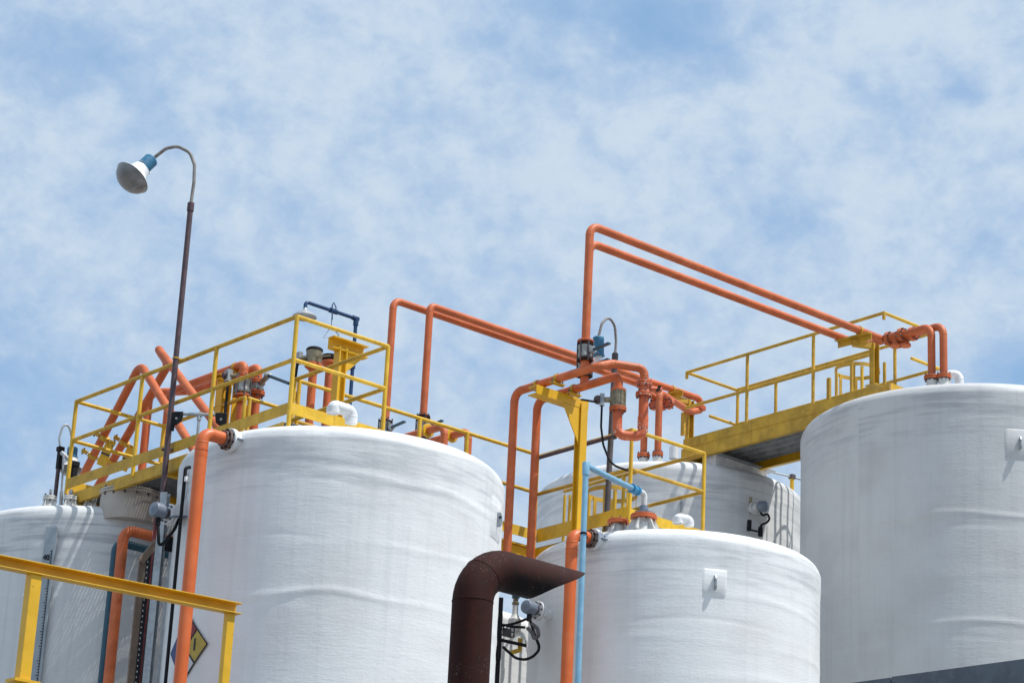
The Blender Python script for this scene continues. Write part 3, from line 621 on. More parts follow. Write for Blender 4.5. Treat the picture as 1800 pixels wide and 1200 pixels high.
flange(V(fl1.x,fl1.y,11.40), (0,0,1), .093, t2, ORANGE, .022, True, 8)
MB().lathe((fl1.x,fl1.y,11.2), (0,0,1), [(.072,0),(.064,.06),(.064,.17)], 24).build('nozzle_neck', WHITE_DIRTY, t2)
MB().lathe((fl2.x,fl2.y,11.2), (0,0,1), [(.072,0),(.064,.06),(.064,.17)], 24).build('nozzle_neck', WHITE_DIRTY, t)
for xx, tt, ys in ((fl1.x, t2, (18.42, 18.62)), (fl2.x, t, (18.55, 18.3))):
    for y in ys: flange(V(xx,y,ZB), (0,1,0), .086, tt, ORANGE, .022, True, 8)
    y0, y1 = sorted(ys); MB().tube([(xx,y0,ZB),(xx,y1,ZB)], .062, seg=24).tube([(xx,(y0+y1)/2,ZB),(xx,(y0+y1)/2,ZB-.11)], .05, seg=20).build('check_valve', ORANGE, tt)
    MB().disc((xx,(y0+y1)/2,ZB-.115), (0,0,1), .07, .03).build('valve_cap', ORANGE, tt)
tee_valve(t2, TX+.34, TY2, 10.40, (.0,-.24,.015))
# the two crossover pipes on the front centre tank with their U bend
ZC = 10.38
cA = P(905, 690, 'x', TX)
t = pipe('left of two bent orange pipes above the rusty duct, ending in a chipped U bend', (TX, cA.y, 8.5))
b1 = P(1060, 637, 'x', TX-.02); b2 = P(1122, 637, 'x', TX+.35); e1 = P(1134, 672, 'x', TX+.42)
zz = 10.47
pA = V(TX, 18.52, ZC); pB = P(1075, 639, 'z', zz); pC = P(1133, 648, 'z', zz)
MB().tube([(14.9,cA.y,8.42),(TX,cA.y,8.42),(TX,cA.y,ZC),pA,pB,pC,pC-V(0,0,.16)], PR, bend=.11, seg=24).build('pipe', ORANGE, t)
flange(pC-V(0,0,.165), (0,0,1), .088, t, ORANGE_CHIP, .02, True, 6)
MB().lathe(pC-V(0,0,.30), (0,0,1), [(.05,0),(.078,.02),(.078,.035),(.06,.05),(.06,.09),(.078,.1),(.078,.12)], 24).build('valve_body', ORANGE_CHIP, t)
flange(pC-V(0,0,.29), (0,0,1), .088, t, ORANGE_CHIP, .02, True, 6)
MB().tube([pC-V(0,0,.22), pC-V(0,0,.22)+V(.16,-.10,0)], .032, seg=14).build('valve_stem', ORANGE_CHIP, t)
MB().bar(pC-V(0,0,.24)+V(.12,-.08,0), pC-V(0,0,.26)+V(-.02,-.26,0), .03, .016).build('lever', BLACK, t, smooth=False)
cB = P(945, 700, 'x', TX+.335)
zz2 = 10.40
t = pipe('right one of two bent orange pipes above the rusty duct, with a round steel valve', (TX+.335, cB.y, 8.5))
qA = V(TX+.335, 18.75, ZC-.01); qB = P(1088, 660, 'z', ZC-.01)
pD = V(qB.x, qB.y, 0)
MB().tube([(14.9,cB.y,8.31),(TX+.335,cB.y,8.31),(TX+.335,cB.y,ZC-.01),qB,qB-V(0,0,.17)], PR, bend=.11, seg=24).build('pipe', ORANGE, t)
vz = P(1094, 716, 'x', qB.x).z
MB().disc(V(qB.x,qB.y,qB.z-.165), (0,0,1), .082, .03).build('flange', ORANGE, t)
vb = MB().lathe(V(qB.x,qB.y,qB.z-.36), (0,0,1), [(.05,0),(.078,.0),(.078,.18),(.05,.18)], 28).build('valve_body', BRASS, t)
for k in range(10):
    a = 2*math.pi*k/10; q = V(qB.x+.08*math.cos(a), qB.y+.08*math.sin(a), qB.z)
    MB().tube([q+V(0,0,-.37), q+V(0,0,-.165)], .006, seg=6).build('bolt', BRASS, vb)
flange(V(qB.x,qB.y,qB.z-.375), (0,0,1), .092, t, ORANGE, .02, True, 6)
ub = MB().tube([V(qB.x,qB.y,qB.z-.38), V(qB.x,qB.y,qB.z-.66), V(pC.x,pC.y,qB.z-.66), pC-V(0,0,.3)], .051, bend=.085, seg=24).build('u_bend', ORANGE_CHIP, t)
for z in (qB.z-.56,): MB().lathe(V(pC.x,pC.y,z), (0,0,1), [(.057,0),(.057,.12)], 24).build('coupling', ORANGE_CHIP, ub)
bx = V(qB.x,qB.y,qB.z-.27)-rgt*.17
o = MB().box(bx, (.05, .05, .13), (V(rgt.x,rgt.y,0).normalized(), V(-rgt.y,rgt.x,0).normalized(), V(0,0,1))).build('actuator_box', GALV, t, smooth=False)
MB().lathe(bx-rgt*.02, -rgt, [(.045,0),(.05,.03),(.035,.06),(.01,.07)], 20).build('actuator_knob', PURPLE, o)
MB().tube([bx+rgt*.02, V(qB.x,qB.y,qB.z-.27)], .03, seg=12).build('actuator_stem', BRASS, o)
lv = bx-rgt*.03-V(0,0,.03); MB().bar(lv, P(1022, 702, 'x', lv.x-.25), .03, .014).build('lever', BLACK, o, smooth=False)
MB().tube([bx-V(0,0,.06), bx-V(0,0,.3), bx+rgt*.03-V(0,0,.5), bx+rgt*.12-V(0,0,.72), bx+rgt*.3-V(0,0,.78)], .012, bend=.2, seg=10).build('cable', BLACK, o)

# long pair from the far tank (behind) to the shaded tank
ZA = 12.5
a1, a2, ae = P(692, 527, 'z', ZA), P(756, 537, 'z', ZA), P(1245, 697, 'z', ZA)
f1, f2 = P(1131, 803, 'z', 11.33), P(1156, 801, 'z', 11.33)
t = pipe('long orange pipe whose upright stands just behind the front rail corner post', (a1.x, a1.y, 10.6))
MB().tube([(a1.x,a1.y,10.95),(a1.x,a1.y,ZA),(ae.x-.55,a1.y,ZA),(f1.x+.35,f1.y+.1,ZA-.28),(f1.x,f1.y,ZA-.28),(f1.x,f1.y,11.34)], PR, bend=.11, seg=24).build('pipe', ORANGE, t)
flange(V(f1.x,f1.y,11.35), (0,0,1), .085, t, ORANGE, .022, True, 8)
MB().lathe((f1.x,f1.y,11.12), (0,0,1), [(.07,0),(.058,.2)], 24).build('nozzle_neck', WHITE_DIRTY, t)
valve(V(a1.x,a1.y,10.72), t, .052, .2, STEEL, (0,-.24,.02), RUST, TEAL, 1.65)
t2 = pipe('long orange pipe whose upright meets a rust red flange over the tank rim', (a2.x, a2.y, 10.6))
MB().tube([(a2.x,a2.y,10.95),(a2.x,a2.y,ZA),(ae.x,a2.y,ZA),(ae.x,a2.y-.02,ZA-.16)], PR, bend=.075, seg=24).build('pipe', ORANGE, t2)
MB().tube([(ae.x,a2.y,ZA-.16),(ae.x-.2,a2.y-.02,ZA-.24),(f2.x,f2.y,ZA-.30),(f2.x,f2.y,11.34)], PR, bend=.1, seg=24).build('return_pipe', ORANGE, t2)
MB().disc((ae.x,a2.y,ZA-.13), (0,0,1), .082, .05).build('flange', ORANGE_CHIP, t2)
flange(V(f2.x,f2.y,11.35), (0,0,1), .072, t2, ORANGE, .022, True, 8)
MB().lathe((f2.x,f2.y,11.12), (0,0,1), [(.07,0),(.058,.2)], 24).build('nozzle_neck', WHITE_DIRTY, t2)
for tt, dx in ((t, .25), (t2, .3)):
    q = V(f1.x+dx, f1.y+.06, ZA-.28)
for px, py in ((1150,711),(1163,712),(1176,709)):
    q = P(px, py, 'x', f1.x+.25); flange(q, (ae-V(f1.x,f1.y,ZA)).normalized(), .078, t, ORANGE_CHIP, .022, True, 6)
valve(V(a2.x,a2.y,10.80), t2, .052, .2, STEEL, (0,-.24,.02), RUST, TEAL, 1.68)
flange(V(a2.x,a2.y,11.04), (0,0,1), .088, t2, RUST, .024, True, 8)
# low crossover elbows on the far tank, seen over the big tank rim
for k, (px, py, px2, py2, lab) in enumerate(((782, 748, 742, 762, 'short orange elbow pipe just right of the rust red flange over the tank rim'), (824, 757, 790, 768, 'short orange elbow pipe right of its neighbour, lower along the tank rim'))):
    e = P(px, py, 'z', 10.70-.0); s_ = P(px2, py2, 'z', 10.70)
    t = pipe(lab, (e.x, e.y, 8.6)); MB().tube([V(e.x-.02,e.y+.75,e.z), e, V(e.x,e.y,8.5)], PR, bend=.11, seg=24).build('pipe', ORANGE, t)
    MB().disc(V(e.x-.01,e.y+.3,e.z), (0,1,0), .085, .03).build('clamp', YELLOW_HOT, t)
    MB().tube([V(e.x,e.y,8.5), V(e.x,e.y,8.5)], PR, seg=8)

# crossover pair on the left walkway (above the left tank)
X1, X2 = 14.46, 14.70
e1 = P(430, 640, 'x', X1); z1 = e1.z; r1 = P(298, 690, 'x', X1)
t = pipe('orange pipe with a round steel valve under its elbow, behind the left walkway rail', (X1, e1.y, 8.9))
MB().tube([(X1,r1.y,8.5),(X1,r1.y,z1),(X1,e1.y,z1),(X1,e1.y,z1-.13)], PR, bend=.11, seg=24).build('pipe', ORANGE, t)
vb0 = P(428, 690, 'x', X1).z
valve(V(X1,e1.y,z1-.36), t, .056, .19, STEEL, None, ORANGE, TEAL, 1.6)
MB().tube([(X1,e1.y,z1-.36),(X1,e1.y,8.5)], PR, seg=24).build('drop_pipe', ORANGE, t)
bx = P(402, 660, 'x', X1-.12)
o = MB().box(bx, (.06,.06,.13)).build('actuator_box', GALV, t, smooth=False)
MB().lathe(bx-rgt*.02, -rgt, [(.04,0),(.045,.025),(.03,.05),(.005,.06)], 18).build('actuator_knob', PURPLE, o)
MB().tube([bx, V(X1,e1.y,bx.z)], .025, seg=12).build('actuator_stem', BRASS, o)
MB().tube([bx-V(0,0,.06), bx-V(0,0,.45)], .013, seg=10).build('cable', BLACK, o)
e2 = P(455, 645, 'x', X2); z2 = e2.z; r2 = P(262, 700, 'x', X1-.06)
t = pipe('orange pipe with a teal lever valve, second from the left walkway rail', (X2, e2.y, 8.9))
k2 = P(342, 683, 'x', X2)
MB().tube([(r2.x,r2.y,8.5),(r2.x,r2.y,z2),(X2,k2.y,z2),(X2,e2.y,z2),(X2,e2.y,z2-.15)], PR, bend=.1, seg=24).build('pipe', ORANGE, t)
flange(V(X2,e2.y,z2-.17), (0,0,1), .085, t, ORANGE, .022, True, 6); flange(V(X2,e2.y,z2-.30), (0,0,1), .09, t, ORANGE, .022, True, 6)
vb = MB().lathe((X2,e2.y,z2-.29), (0,0,1), [(.05,0),(.068,.02),(.068,.1),(.05,.12)], 24).build('valve_body', STEEL, t)
MB().tube([(X2,e2.y,z2-.30),(X2,e2.y,8.5)], PR, seg=24).build('drop_pipe', ORANGE, t)
sv = P(472, 660, 'x', X2); MB().tube([V(X2,e2.y,z2-.22), sv], .03, seg=12).lathe(sv-rgt*.05, rgt, [(.034,0),(.034,.05),(.022,.08)], 16).build('valve_stem', STEEL, vb)
MB().bar(sv, P(509, 674, 'x', X2-.12), .04, .03).build('lever', TEAL, vb, smooth=False)

# two stub pipes with valves by the platform corner of the large left tank
s1 = P(551, 642, 'x', 14.72); s2 = P(541, 650, 'x', 15.0); s2 = P(580, 640, 'x', 15.05)
t = pipe('orange stub pipe capped by a round steel valve with a black lid', (s1.x, s1.y, 8.9))
MB().tube([(s1.x,s1.y,8.6),(s1.x,s1.y,s1.z)], PR*.98, seg=24).build('pipe', ORANGE, t)
MB().lathe((s1.x,s1.y,s1.z-.06), (0,0,1), [(.046,0),(.094,.04),(.094,.07),(.075,.085)], 28).build('flange', ORANGE, t)
vb = MB().lathe((s1.x,s1.y,s1.z+.02), (0,0,1), [(.085,0),(.085,.14),(.08,.145)], 32).build('valve_body', BRASS, t)
MB().lathe((s1.x,s1.y,s1.z+.155), (0,0,1), [(.09,0),(.09,.02),(.075,.035),(.03,.045),(.01,.06)], 32).build('lid', BLACK, t)
bx = V(s1.x,s1.y,s1.z+.08)-rgt*.155
MB().box(bx, (.045,.06,.13)).build('actuator_box', GALV, vb, smooth=False); MB().tube([bx, V(s1.x,s1.y,bx.z)], .03, seg=12).build('valve_stem', BRASS, vb)
MB().bar(bx+V(0,0,0)-fwd*.03, bx+rgt*.33-fwd*.12+V(0,0,.03), .022, .016).build('lever', BRASS, vb, smooth=False)
MB().tube([bx-V(0,0,.06)-rgt*.015, bx-V(0,0,.32)-rgt*.03, bx-V(0,0,.55)+rgt*.03, bx-V(0,0,1.0)+rgt*.015], .015, bend=.3, seg=10).build('cable', BLACK, vb)
MB().tube([bx-V(0,0,.70)+rgt*.027, bx-V(0,0,.80)+rgt*.022], .02, seg=10).build('cable_gland', BLACK, vb)
t = pipe('second orange stub pipe half hidden behind the broad yellow column', (s2.x, s2.y, 8.9))
MB().tube([(s2.x,s2.y,8.6),(s2.x,s2.y,s2.z+.02)], PR*.98, seg=24).build('pipe', ORANGE, t)
MB().lathe((s2.x,s2.y,s2.z-.03), (0,0,1), [(.057,0),(.10,.03),(.10,.055),(.08,.06)], 28).build('flange', ORANGE, t)
MB().lathe((s2.x,s2.y,s2.z+.03), (0,0,1), [(.08,0),(.10,.02),(.10,.06),(.03,.085)], 28).build('lid', BLACK, t)

# crossing pipes at the left tank, clamped to plates
XI = 13.85
G_ = 'orange pipes crossing over the left walkway'
def crossing(label, top, bl, br, X, shift, spur=None):
    tp, l, r = P(top[0], top[1], 'x', X), P(bl[0], bl[1], 'x', X), P(br[0], br[1], 'x', X-shift)
    t = pipe(label, (X, l.y, l.z), G_)
    if spur:
        k = P(spur[0], spur[1], 'x', X+.12); l2 = P(bl[0], bl[1], 'x', X+.12)
        lo = l2+(l2-k)*.35
        MB().tube([lo, k, tp, r+(r-tp)*.12], PR, bend=.085, seg=24).build('pipe', ORANGE, t)
        return t, l2, k
    MB().tube([l+(l-tp)*.25, tp, r+(r-tp)*.2], PR, bend=.11, seg=24).build('pipe', ORANGE, t)
    return t, l, tp
tA, lA, kA = crossing('leftmost orange pipe bent like an inverted V over the left walkway', (247, 640), (150, 828), (328, 770), XI, .03)
tB, lB, kB = crossing('taller orange pipe crossing in an X behind the lamp post', (273, 606), (192, 820), (388, 757), XI+.2, .05, (296, 640))
def clampplate(label, l, k, pxs, plate_px):
    t = thing('pipe_clamp', label, 'pipe clamp', l, 'yellow clamps on the crossing pipes'); X = l.x; d = (k-l).normalized()
    for px, py in pxs:
        q = P(px, py, 'x', X); s = fwd.cross(d).normalized()
        MB().tube([q-d*.022, q+d*.022], PR+.012, seg=20).build('clamp_ring', YELLOW_OLD_SHADED, t)
        MB().box(q+s*.10-fwd*.01, (.07,.03,.045), (s, fwd, d)).box(q-s*.10-fwd*.01, (.07,.03,.045), (s, fwd, d)).build('clamp_ear', YELLOW_OLD_SHADED, t, smooth=False)
        for sg in (-1, 1): MB().tube([q+s*.115*sg-d*.04-fwd*.01, q+s*.115*sg+d*.04-fwd*.01], .010, seg=6).build('bolt', DARKCOND, t)
    a, b = P(plate_px[0], plate_px[1], 'x', X+.06), P(plate_px[2], plate_px[3], 'x', X+.06); s = fwd.cross(d).normalized()
    MB().bar(a, b, .10, .012, up=(-fwd)).build('backing_plate', YELLOW, t, smooth=False)
    MB().bar(a*.52+b*.48+fwd*.03-fwd*.05, a*.45+b*.55-fwd*.02, .10, .006, up=(-fwd)).build('backing_bar', PURPLE, t, smooth=False)
clampplate('yellow clamp and plate low on the leftmost crossing pipe', lA, kA, ((184,770),(163,801)), (195, 776, 177, 818))
clampplate('yellow clamp and plate low on the right crossing pipe', lB, kB, ((219,778),(197,811)), (232, 786, 215, 826))

# orange and teal pipes low on the left tank
YP = 21.35
a = P(218, 930, 'y', YP); e = P(300, 952, 'y', YP)
t = pipe('orange pipe with a rounded elbow low on the left edge tank', (a.x, YP, 0), 'pipes low on the left tank'); MB().tube([(a.x,YP,0),(a.x,YP,a.z),(e.x+.3,YP,a.z)], .055, bend=.12, seg=24).build('pipe', ORANGE, t)
a2_ = P(205, 947, 'y', YP+.16)
t = pipe('dark teal pipe hugging the orange elbow low on the left edge tank', (a2_.x, YP+.16, 0), 'pipes low on the left tank'); MB().tube([(a2_.x,YP+.16,0),(a2_.x,YP+.16,a2_.z-.03),(e.x+.3,YP+.16,a2_.z-.03)], .042, bend=.10, seg=24).build('pipe', TEAL, t)
rr = P(270, 950, 'y', 20.9); t = pipe('thin dark red pipe running down beside the perforated cable tray', (rr.x, 20.9, 0), 'pipes low on the left tank'); MB().tube([(rr.x,20.9,0),(rr.x,20.9,rr.z+.3)], .018, seg=14).build('pipe', paint('dark_red_paint', (.20,.03,.03), .5), t)

# ------------------------------------------------------------------ yellow pipe supports
def support(label, x, y, z0, z1, w, arm0, arm1, az, gus=None, mat=YELLOW_HOT, armh=.09, armw=.12, clamps=()):
    """I column with an arm on its head"""
    t = thing('pipe_support', label, 'pipe support', (x, y, z0), 'yellow pipe supports')
    h = w/2; tk = .012
    MB().prof((x,y,z0), (x,y,z1), [(-h,-h),(h,-h),(h,-h+tk),(tk/2,-h+tk),(tk/2,h-tk),(h,h-tk),(h,h),(-h,h),(-h,h-tk),(-tk/2,h-tk),(-tk/2,-h+tk),(-h,-h+tk)], up=az).build('column', mat, t, smooth=False)
    MB().channel(arm0, arm1, armw, armh, .01).build('arm', mat, t, smooth=False)
    if gus:
        a, b, c, n = [Vector(k) for k in gus]
        n = n.normalized()*.006
        MB().add([a-n,b-n,c-n,a+n,b+n,c+n], [(2,1,0),(3,4,5),(0,1,4,3),(1,2,5,4),(2,0,3,5)]).build('gusset', mat, t, smooth=False)
    for q in clamps:
        q = Vector(q); m = MB().tube([q+V(0,-.018,0), q+V(0,.018,0)], PR+.010, seg=20); m.build('clamp_ring', YELLOW_OLD_SHADED, t)
        MB().box(q+V(0,0,-PR-.014), (.17,.07,.012)).build('clamp_foot', YELLOW_OLD_SHADED, t, smooth=False)
        MB().tube([q+V(.075,0,-PR-.03), q+V(.075,0,-PR+.03)], .009, seg=6).tube([q+V(-.075,0,-PR-.03), q+V(-.075,0,-PR+.03)], .009, seg=6).build('bolt', DARKCOND, t)
    MB().box((x,y,z0+.006), (w+.08,w+.08,.012)).build('base_plate', mat, t, smooth=False)
    return t
# front centre tank column, carrying the crossover pair
q = P(1021, 760, 'y', 19.30); zt = ZC-PR-.02
sx = q.x
support('broad yellow column with a bracket arm carrying the crossover pipes beside the blue pipe', sx, 19.30, 8.3, zt-.05, .095,
        (sx+.07,19.34,zt-.055), (TX-.16,19.34,zt-.055), (0,1,0), ((sx-.047,19.28,zt-.11),(sx-.047,19.28,zt-.52),(sx-.30,19.28,zt-.11),(0,1,0)), YELLOW_HOT, .10, .14,
        ((TX,19.44,ZC),(TX,19.12,ZC),(TX+.335,19.22,ZC-.01)))
# large left tank column
xs = 14.62; q = P(597, 650, 'x', xs); top = P(600, 612, 'x', xs).z
a0, a1_ = P(582, 598, 'y', q.y), P(647, 622, 'y', q.y)
t = support('broad yellow I column with a channel head behind the front rail corner', xs, q.y, 8.5, a0.z-.05, .10, (a0.x,q.y,a0.z-.02), (a1_.x-.03,q.y,a0.z-.02), (1,0,0),
        ((xs+.05,q.y,a0.z-.06),(xs+.31,q.y,a0.z-.06),(xs+.05,q.y,a0.z-.32),(0,1,0)), YELLOW_HOT, .13, .10)
# left walkway plate under the crossover pair
q = P(394, 680, 'x', X1-.02)
support('yellow plate column under the orange pipes behind the left walkway rail', X1-.02, q.y, 8.9, z1-.13, .12, (X1-.12,q.y,z1-.10), (X2+.16,q.y,z1-.10), (1,0,0),
        ((X1+.05,q.y-.07,z1-.16),(X1+.05,q.y-.07,z1-.72),(X1+.40,q.y-.07,z1-.5),(0,1,0)), YELLOW_HOT, .06, .10, ((X1,q.y-.16,z1),))
# walkway end posts under the long pairs
q = P(1211, 740, 'y', 22.1); zp = P(1175, 692, 'x', q.x-.1).z
u0_, u1_ = P(1155, 703, 'z', ZA-.13), P(1197, 687, 'z', ZA-.13)
def tpost(label, x, y, z0, z1, bl, br, cl):
    t = thing('pipe_support', label, 'pipe support', (x, y, z0), 'yellow pipe supports')
    MB().channel((x,y,z0), (x,y,z1), .07, .10, .01, up=(-1,0,0)).build('column', YELLOW_OLD_SHADED, t, smooth=False)
    mid = (Vector(bl)+Vector(br))/2
    MB().channel((x,y,z1-.03), (mid.x,mid.y,z1-.03), .06, .07, .01).build('arm', YELLOW_OLD_SHADED, t, smooth=False)
    MB().prof(bl, br, [(-.04,.035),(.04,.035),(.04,.025),(-.03,.025),(-.03,-.045),(-.04,-.045)]).build('angle_bracket', YELLOW_OLD_SHADED, t, smooth=False)
    for q in cl: MB().tube([Vector(q)-V(.014,0,0), Vector(q)+V(.014,0,0)], PR+.009, seg=20).build('clamp_ring', YELLOW_OLD_SHADED, t)
    MB().box((x,y,z0+.006), (.16,.16,.012)).build('base_plate', YELLOW_OLD_SHADED, t, smooth=False)
    return t
zt4 = ZA-PR-.04
bl, br = P(1154, 702, 'z', zt4), P(1197, 689, 'z', zt4)
tx4 = P(1213, 706, 'z', zt4)
t = tpost('yellow post with angle bracket carrying long pipes at the left end of the raised walkway', tx4.x, tx4.y, 11.3, zt4+.02, bl, br, ((br.x+.02, a2.y, ZA),))
MB().box(P(1201, 745, 'x', tx4.x-.12), (.035,.06,.32)).build('stub_plate', YELLOW_OLD_SHADED, t, smooth=False)
zt3 = ZB-PR-.04
bl, br = P(1470, 604, 'z', zt3), P(1529, 589, 'z', zt3)
tx3 = P(1537, 610, 'z', zt3-.06)
t = tpost('yellow post with angle bracket carrying long pipes at the right end of the raised walkway', tx3.x, tx3.y, 11.4, zt3-.02, bl, br, ((br.x-.03, TY1, ZB),))

# ------------------------------------------------------------------ light blue water pipe
yb = 18.42
nb = N2b; zc_ = P(1128, 868, 'x', nb.x).z
t = thing('water_pipe', 'light blue water pipe rising along the front centre tank to its top nozzle', 'pipe', (P(1030,830,'y',yb-.2).x, yb-.2, 0))
k = P(1030, 818, 'z', zc_+.0)
ve = P(1117, 861, 'z', zc_)
MB().tube([(k.x-.03,k.y-.05,0),(k.x,k.y,zc_),(ve.x,ve.y,zc_)], .03, bend=.035, seg=20).build('pipe', LTBLUE, t)
MB().lathe((k.x,k.y,zc_-.10), (0,0,1), [(.037,0),(.037,.13),(.03,.14)], 20).build('elbow_socket', LTBLUE, t)
d = (Vector((ve.x,ve.y,0))-Vector((k.x,k.y,0))).normalized()
MB().tube([ve-d*.06, ve+d*.03], .042, seg=16).tube([ve-d*.075, ve-d*.05], .052, seg=12).tube([ve+d*.02, ve+d*.05], .05, seg=12).build('union', MIDBLUE, t)
el = V(nb.x, nb.y, zc_-.0)
MB().tube([ve+d*.05, el, el-V(0,0,.14)], .032, bend=.05, seg=18).build('white_elbow', WHITE_DIRTY, t)
MB().lathe(nb, (0,0,1), [(.10,0),(.10,.02),(.05,.03),(.045,.09),(.03,.10),(.03,zc_-nb.z-.12)], 24).build('reducer', GREY, t)
q = P(1021, 1055+60, 'y', k.y); MB().lathe((k.x-.02,k.y-.03,5.3), (0,0,1), [(.035,0),(.035,.14)], 20).build('coupling', LTBLUE, t)
qc = V(k.x-.004, k.y-.006, P(1028, 940, 'y', k.y).z); MB().lathe(qc, (0,0,1), [(.036,0),(.036,.02)], 16).bar(qc+V(0,0,.01), qc+V(.12,.08,.01), .02, .02).build('pipe_clip', BLACK, t)

# ------------------------------------------------------------------ dark conduits
t = thing('cable_conduit', 'dark rusty conduit fixed under the yellow rail of the front centre platform', 'conduit', (XC-.04, YC0, 8.45))
MB().tube([(XC-.045,YE+.03,ZR-.035),(XC-.045,YC0+.07,ZR-.035),(XC-.045,YC0+.07,8.45)], .021, bend=.05, seg=14).build('conduit', PURPLE, t)
for y in (18.95, 19.05): MB().disc((XC-.045,y,ZR-.035), (0,1,0), .036, .03, 16).build('conduit_coupling', DARKCOND, t)
# lamp with blue cap behind the tall riser
t = thing('area_lamp', 'gooseneck lamp with a blue cap just right of the tall orange riser', 'lamp', (18.2, 19.6, 8.9), 'gooseneck lamps with blue caps')
YL = P(1078, 700, 'x', 17.95).y; bs = P(1066, 890, 'y', YL); tp = P(1081, 628, 'y', YL)
MB().tube([(bs.x,YL,8.6),(tp.x,YL,tp.z)], .032, seg=16).build('pole', DARKCOND, t)
MB().lathe((tp.x,YL,tp.z-.06), (0,0,1), [(.036,0),(.036,.10),(.02,.12)], 16).build('collar', DARKCOND, t)
pk = P(1069, 560, 'y', YL); cp = P(1052, 592, 'y', YL)
MB().tube([(tp.x,YL,tp.z),P(1083,600,'y',YL),P(1081,572,'y',YL),P(1070,556,'y',YL),P(1058,568,'y',YL),cp], .015, bend=.12, seg=14).build('gooseneck', OLDPIPE, t)
hd_ = thing  # (lamp head below)
def lamp_head(t, p, ax, s=1.0, lens=True, cl=.150, rs=1.0):
    """p = where the gooseneck enters the cap; ax = direction the lamp points"""
    ax = Vector(ax).normalized()
    c = MB().lathe(p, ax, [(.02*s,-.01*s),(.066*s,.0),(.078*s,.015*s),(.078*s,cl*s),(.088*s,(cl+.002)*s),(.088*s,(cl+.016)*s)], 32).build('cap', BLUECAP, t)
    a = ax.orthogonal().normalized(); b = ax.cross(a)
    for k in range(3):
        q = p+ax*(cl-.005)*s+(a*math.cos(2.1*k)+b*math.sin(2.1*k))*.08*s
        MB().tube([q, q+(a*math.cos(2.1*k)+b*math.sin(2.1*k))*.016*s], .010*s, seg=8).build('screw', GALV, c)
    MB().lathe(p+ax*(cl+.016)*s, ax, [(r*s*rs,h*s) for r, h in ((.082,0),(.086,.012),(.094,.06),(.112,.10),(.150,.138),(.176,.155),(.180,.162),(.172,.160),(.14,.135),(.1,.10))], 40, cap=False).build('reflector', WHITE, t)
    if lens: MB().lathe(p+ax*(cl+.016)*s, ax, [(r*s*rs,h*s) for r, h in ((.1735,.159),(.170,.175),(.155,.215),(.122,.252),(.075,.276),(.02,.285),(.002,.285))], 40).build('lens', LENS, t)
lamp_head(t, cp, (.07,.03,-1), .80, False, .26, .55)
MB().tube([cp+V(.02,0,.0), cp-V(0,0,.0)], .02, seg=8)
# tall lamp at the left
XL = 13.2; pb_ = P(286, 888, 'x', XL); YL = P(309, 632, 'x', XL).y; tpz = P(336, 357, 'x', XL).z
t = thing('street_lamp', 'tall lamp post with a gooseneck and tilted frosted lamp against the sky', 'lamp', (XL, YL, pb_.z), 'gooseneck lamps with blue caps')
MB().tube([(XL,YL,pb_.z),(XL,YL,tpz)], .029, seg=18).build('pole', PURPLE, t)
MB().lathe((XL,YL,tpz-.09), (0,0,1), [(.029,0),(.036,.0),(.036,.09),(.018,.095)], 18).build('collar', PURPLE, t)
gd = V(rgt.x, rgt.y, 0).normalized()*-1            # gooseneck leans towards the viewer's left
def G(px, py):
    p0 = V(XL,YL,tpz); n = V(-gd.y, gd.x, 0); d = ray(px, py); tt = (p0-CAM).dot(n)/d.dot(n); return CAM+d*tt
hp = G(266, 281)
MB().tube([(XL,YL,tpz), G(341,320), G(342,290), G(334,268), G(312,257), G(292,261), hp], .018, bend=.12, seg=16).build('gooseneck', OLDPIPE, t)
axl = (-rgt*.64-upv*.74).normalized()*.83-fwd*.56
lamp_head(t, hp-axl.normalized()*.01, axl, 1.0, True, .150, 1.12)
for px, py in ((309,630),(290,790)):
    q = P(px, py, 'x', XL); MB().disc(q, (0,0,1), .038, .016, 16).bar(V(XL,YL,q.z), V(XL+.10,YL-.02,q.z), .03, .02).build('pole_clamp', YELLOW_OLD_SHADED if py < 700 else PURPLE, t)
# small lamp behind the corner of the left walkway
yl = 22.95
t = thing('area_lamp', 'small white bell lamp with a blue cap behind the far left rail post', 'lamp', (13.2, yl, 8.6), 'gooseneck lamps with blue caps')
a = P(97, 872, 'y', yl); b = P(101, 822, 'y', yl); c = P(103, 785, 'y', yl); hd0 = P(128, 786, 'y', yl)
MB().tube([(a.x,yl,8.5),(a.x,yl,b.z)], .022, seg=14).build('pole', PURPLE, t)
o = MB().box((a.x+.005,yl,(b.z+c.z)/2-.01), (.055,.055,c.z-b.z)).box((a.x,yl,c.z-.02), (.07,.07,.05)).build('junction_box', BLACK, t, smooth=False, bevel=.006)
MB().tube([(a.x,yl,c.z-.03),P(104,770,'y',yl),P(109,752,'y',yl),P(116,744,'y',yl),P(123,753,'y',yl),P(127,775,'y',yl),hd0], .012, bend=.1, seg=12).build('gooseneck', GALV, t)
lamp_head(t, hd0, (0,0,-1), .72)
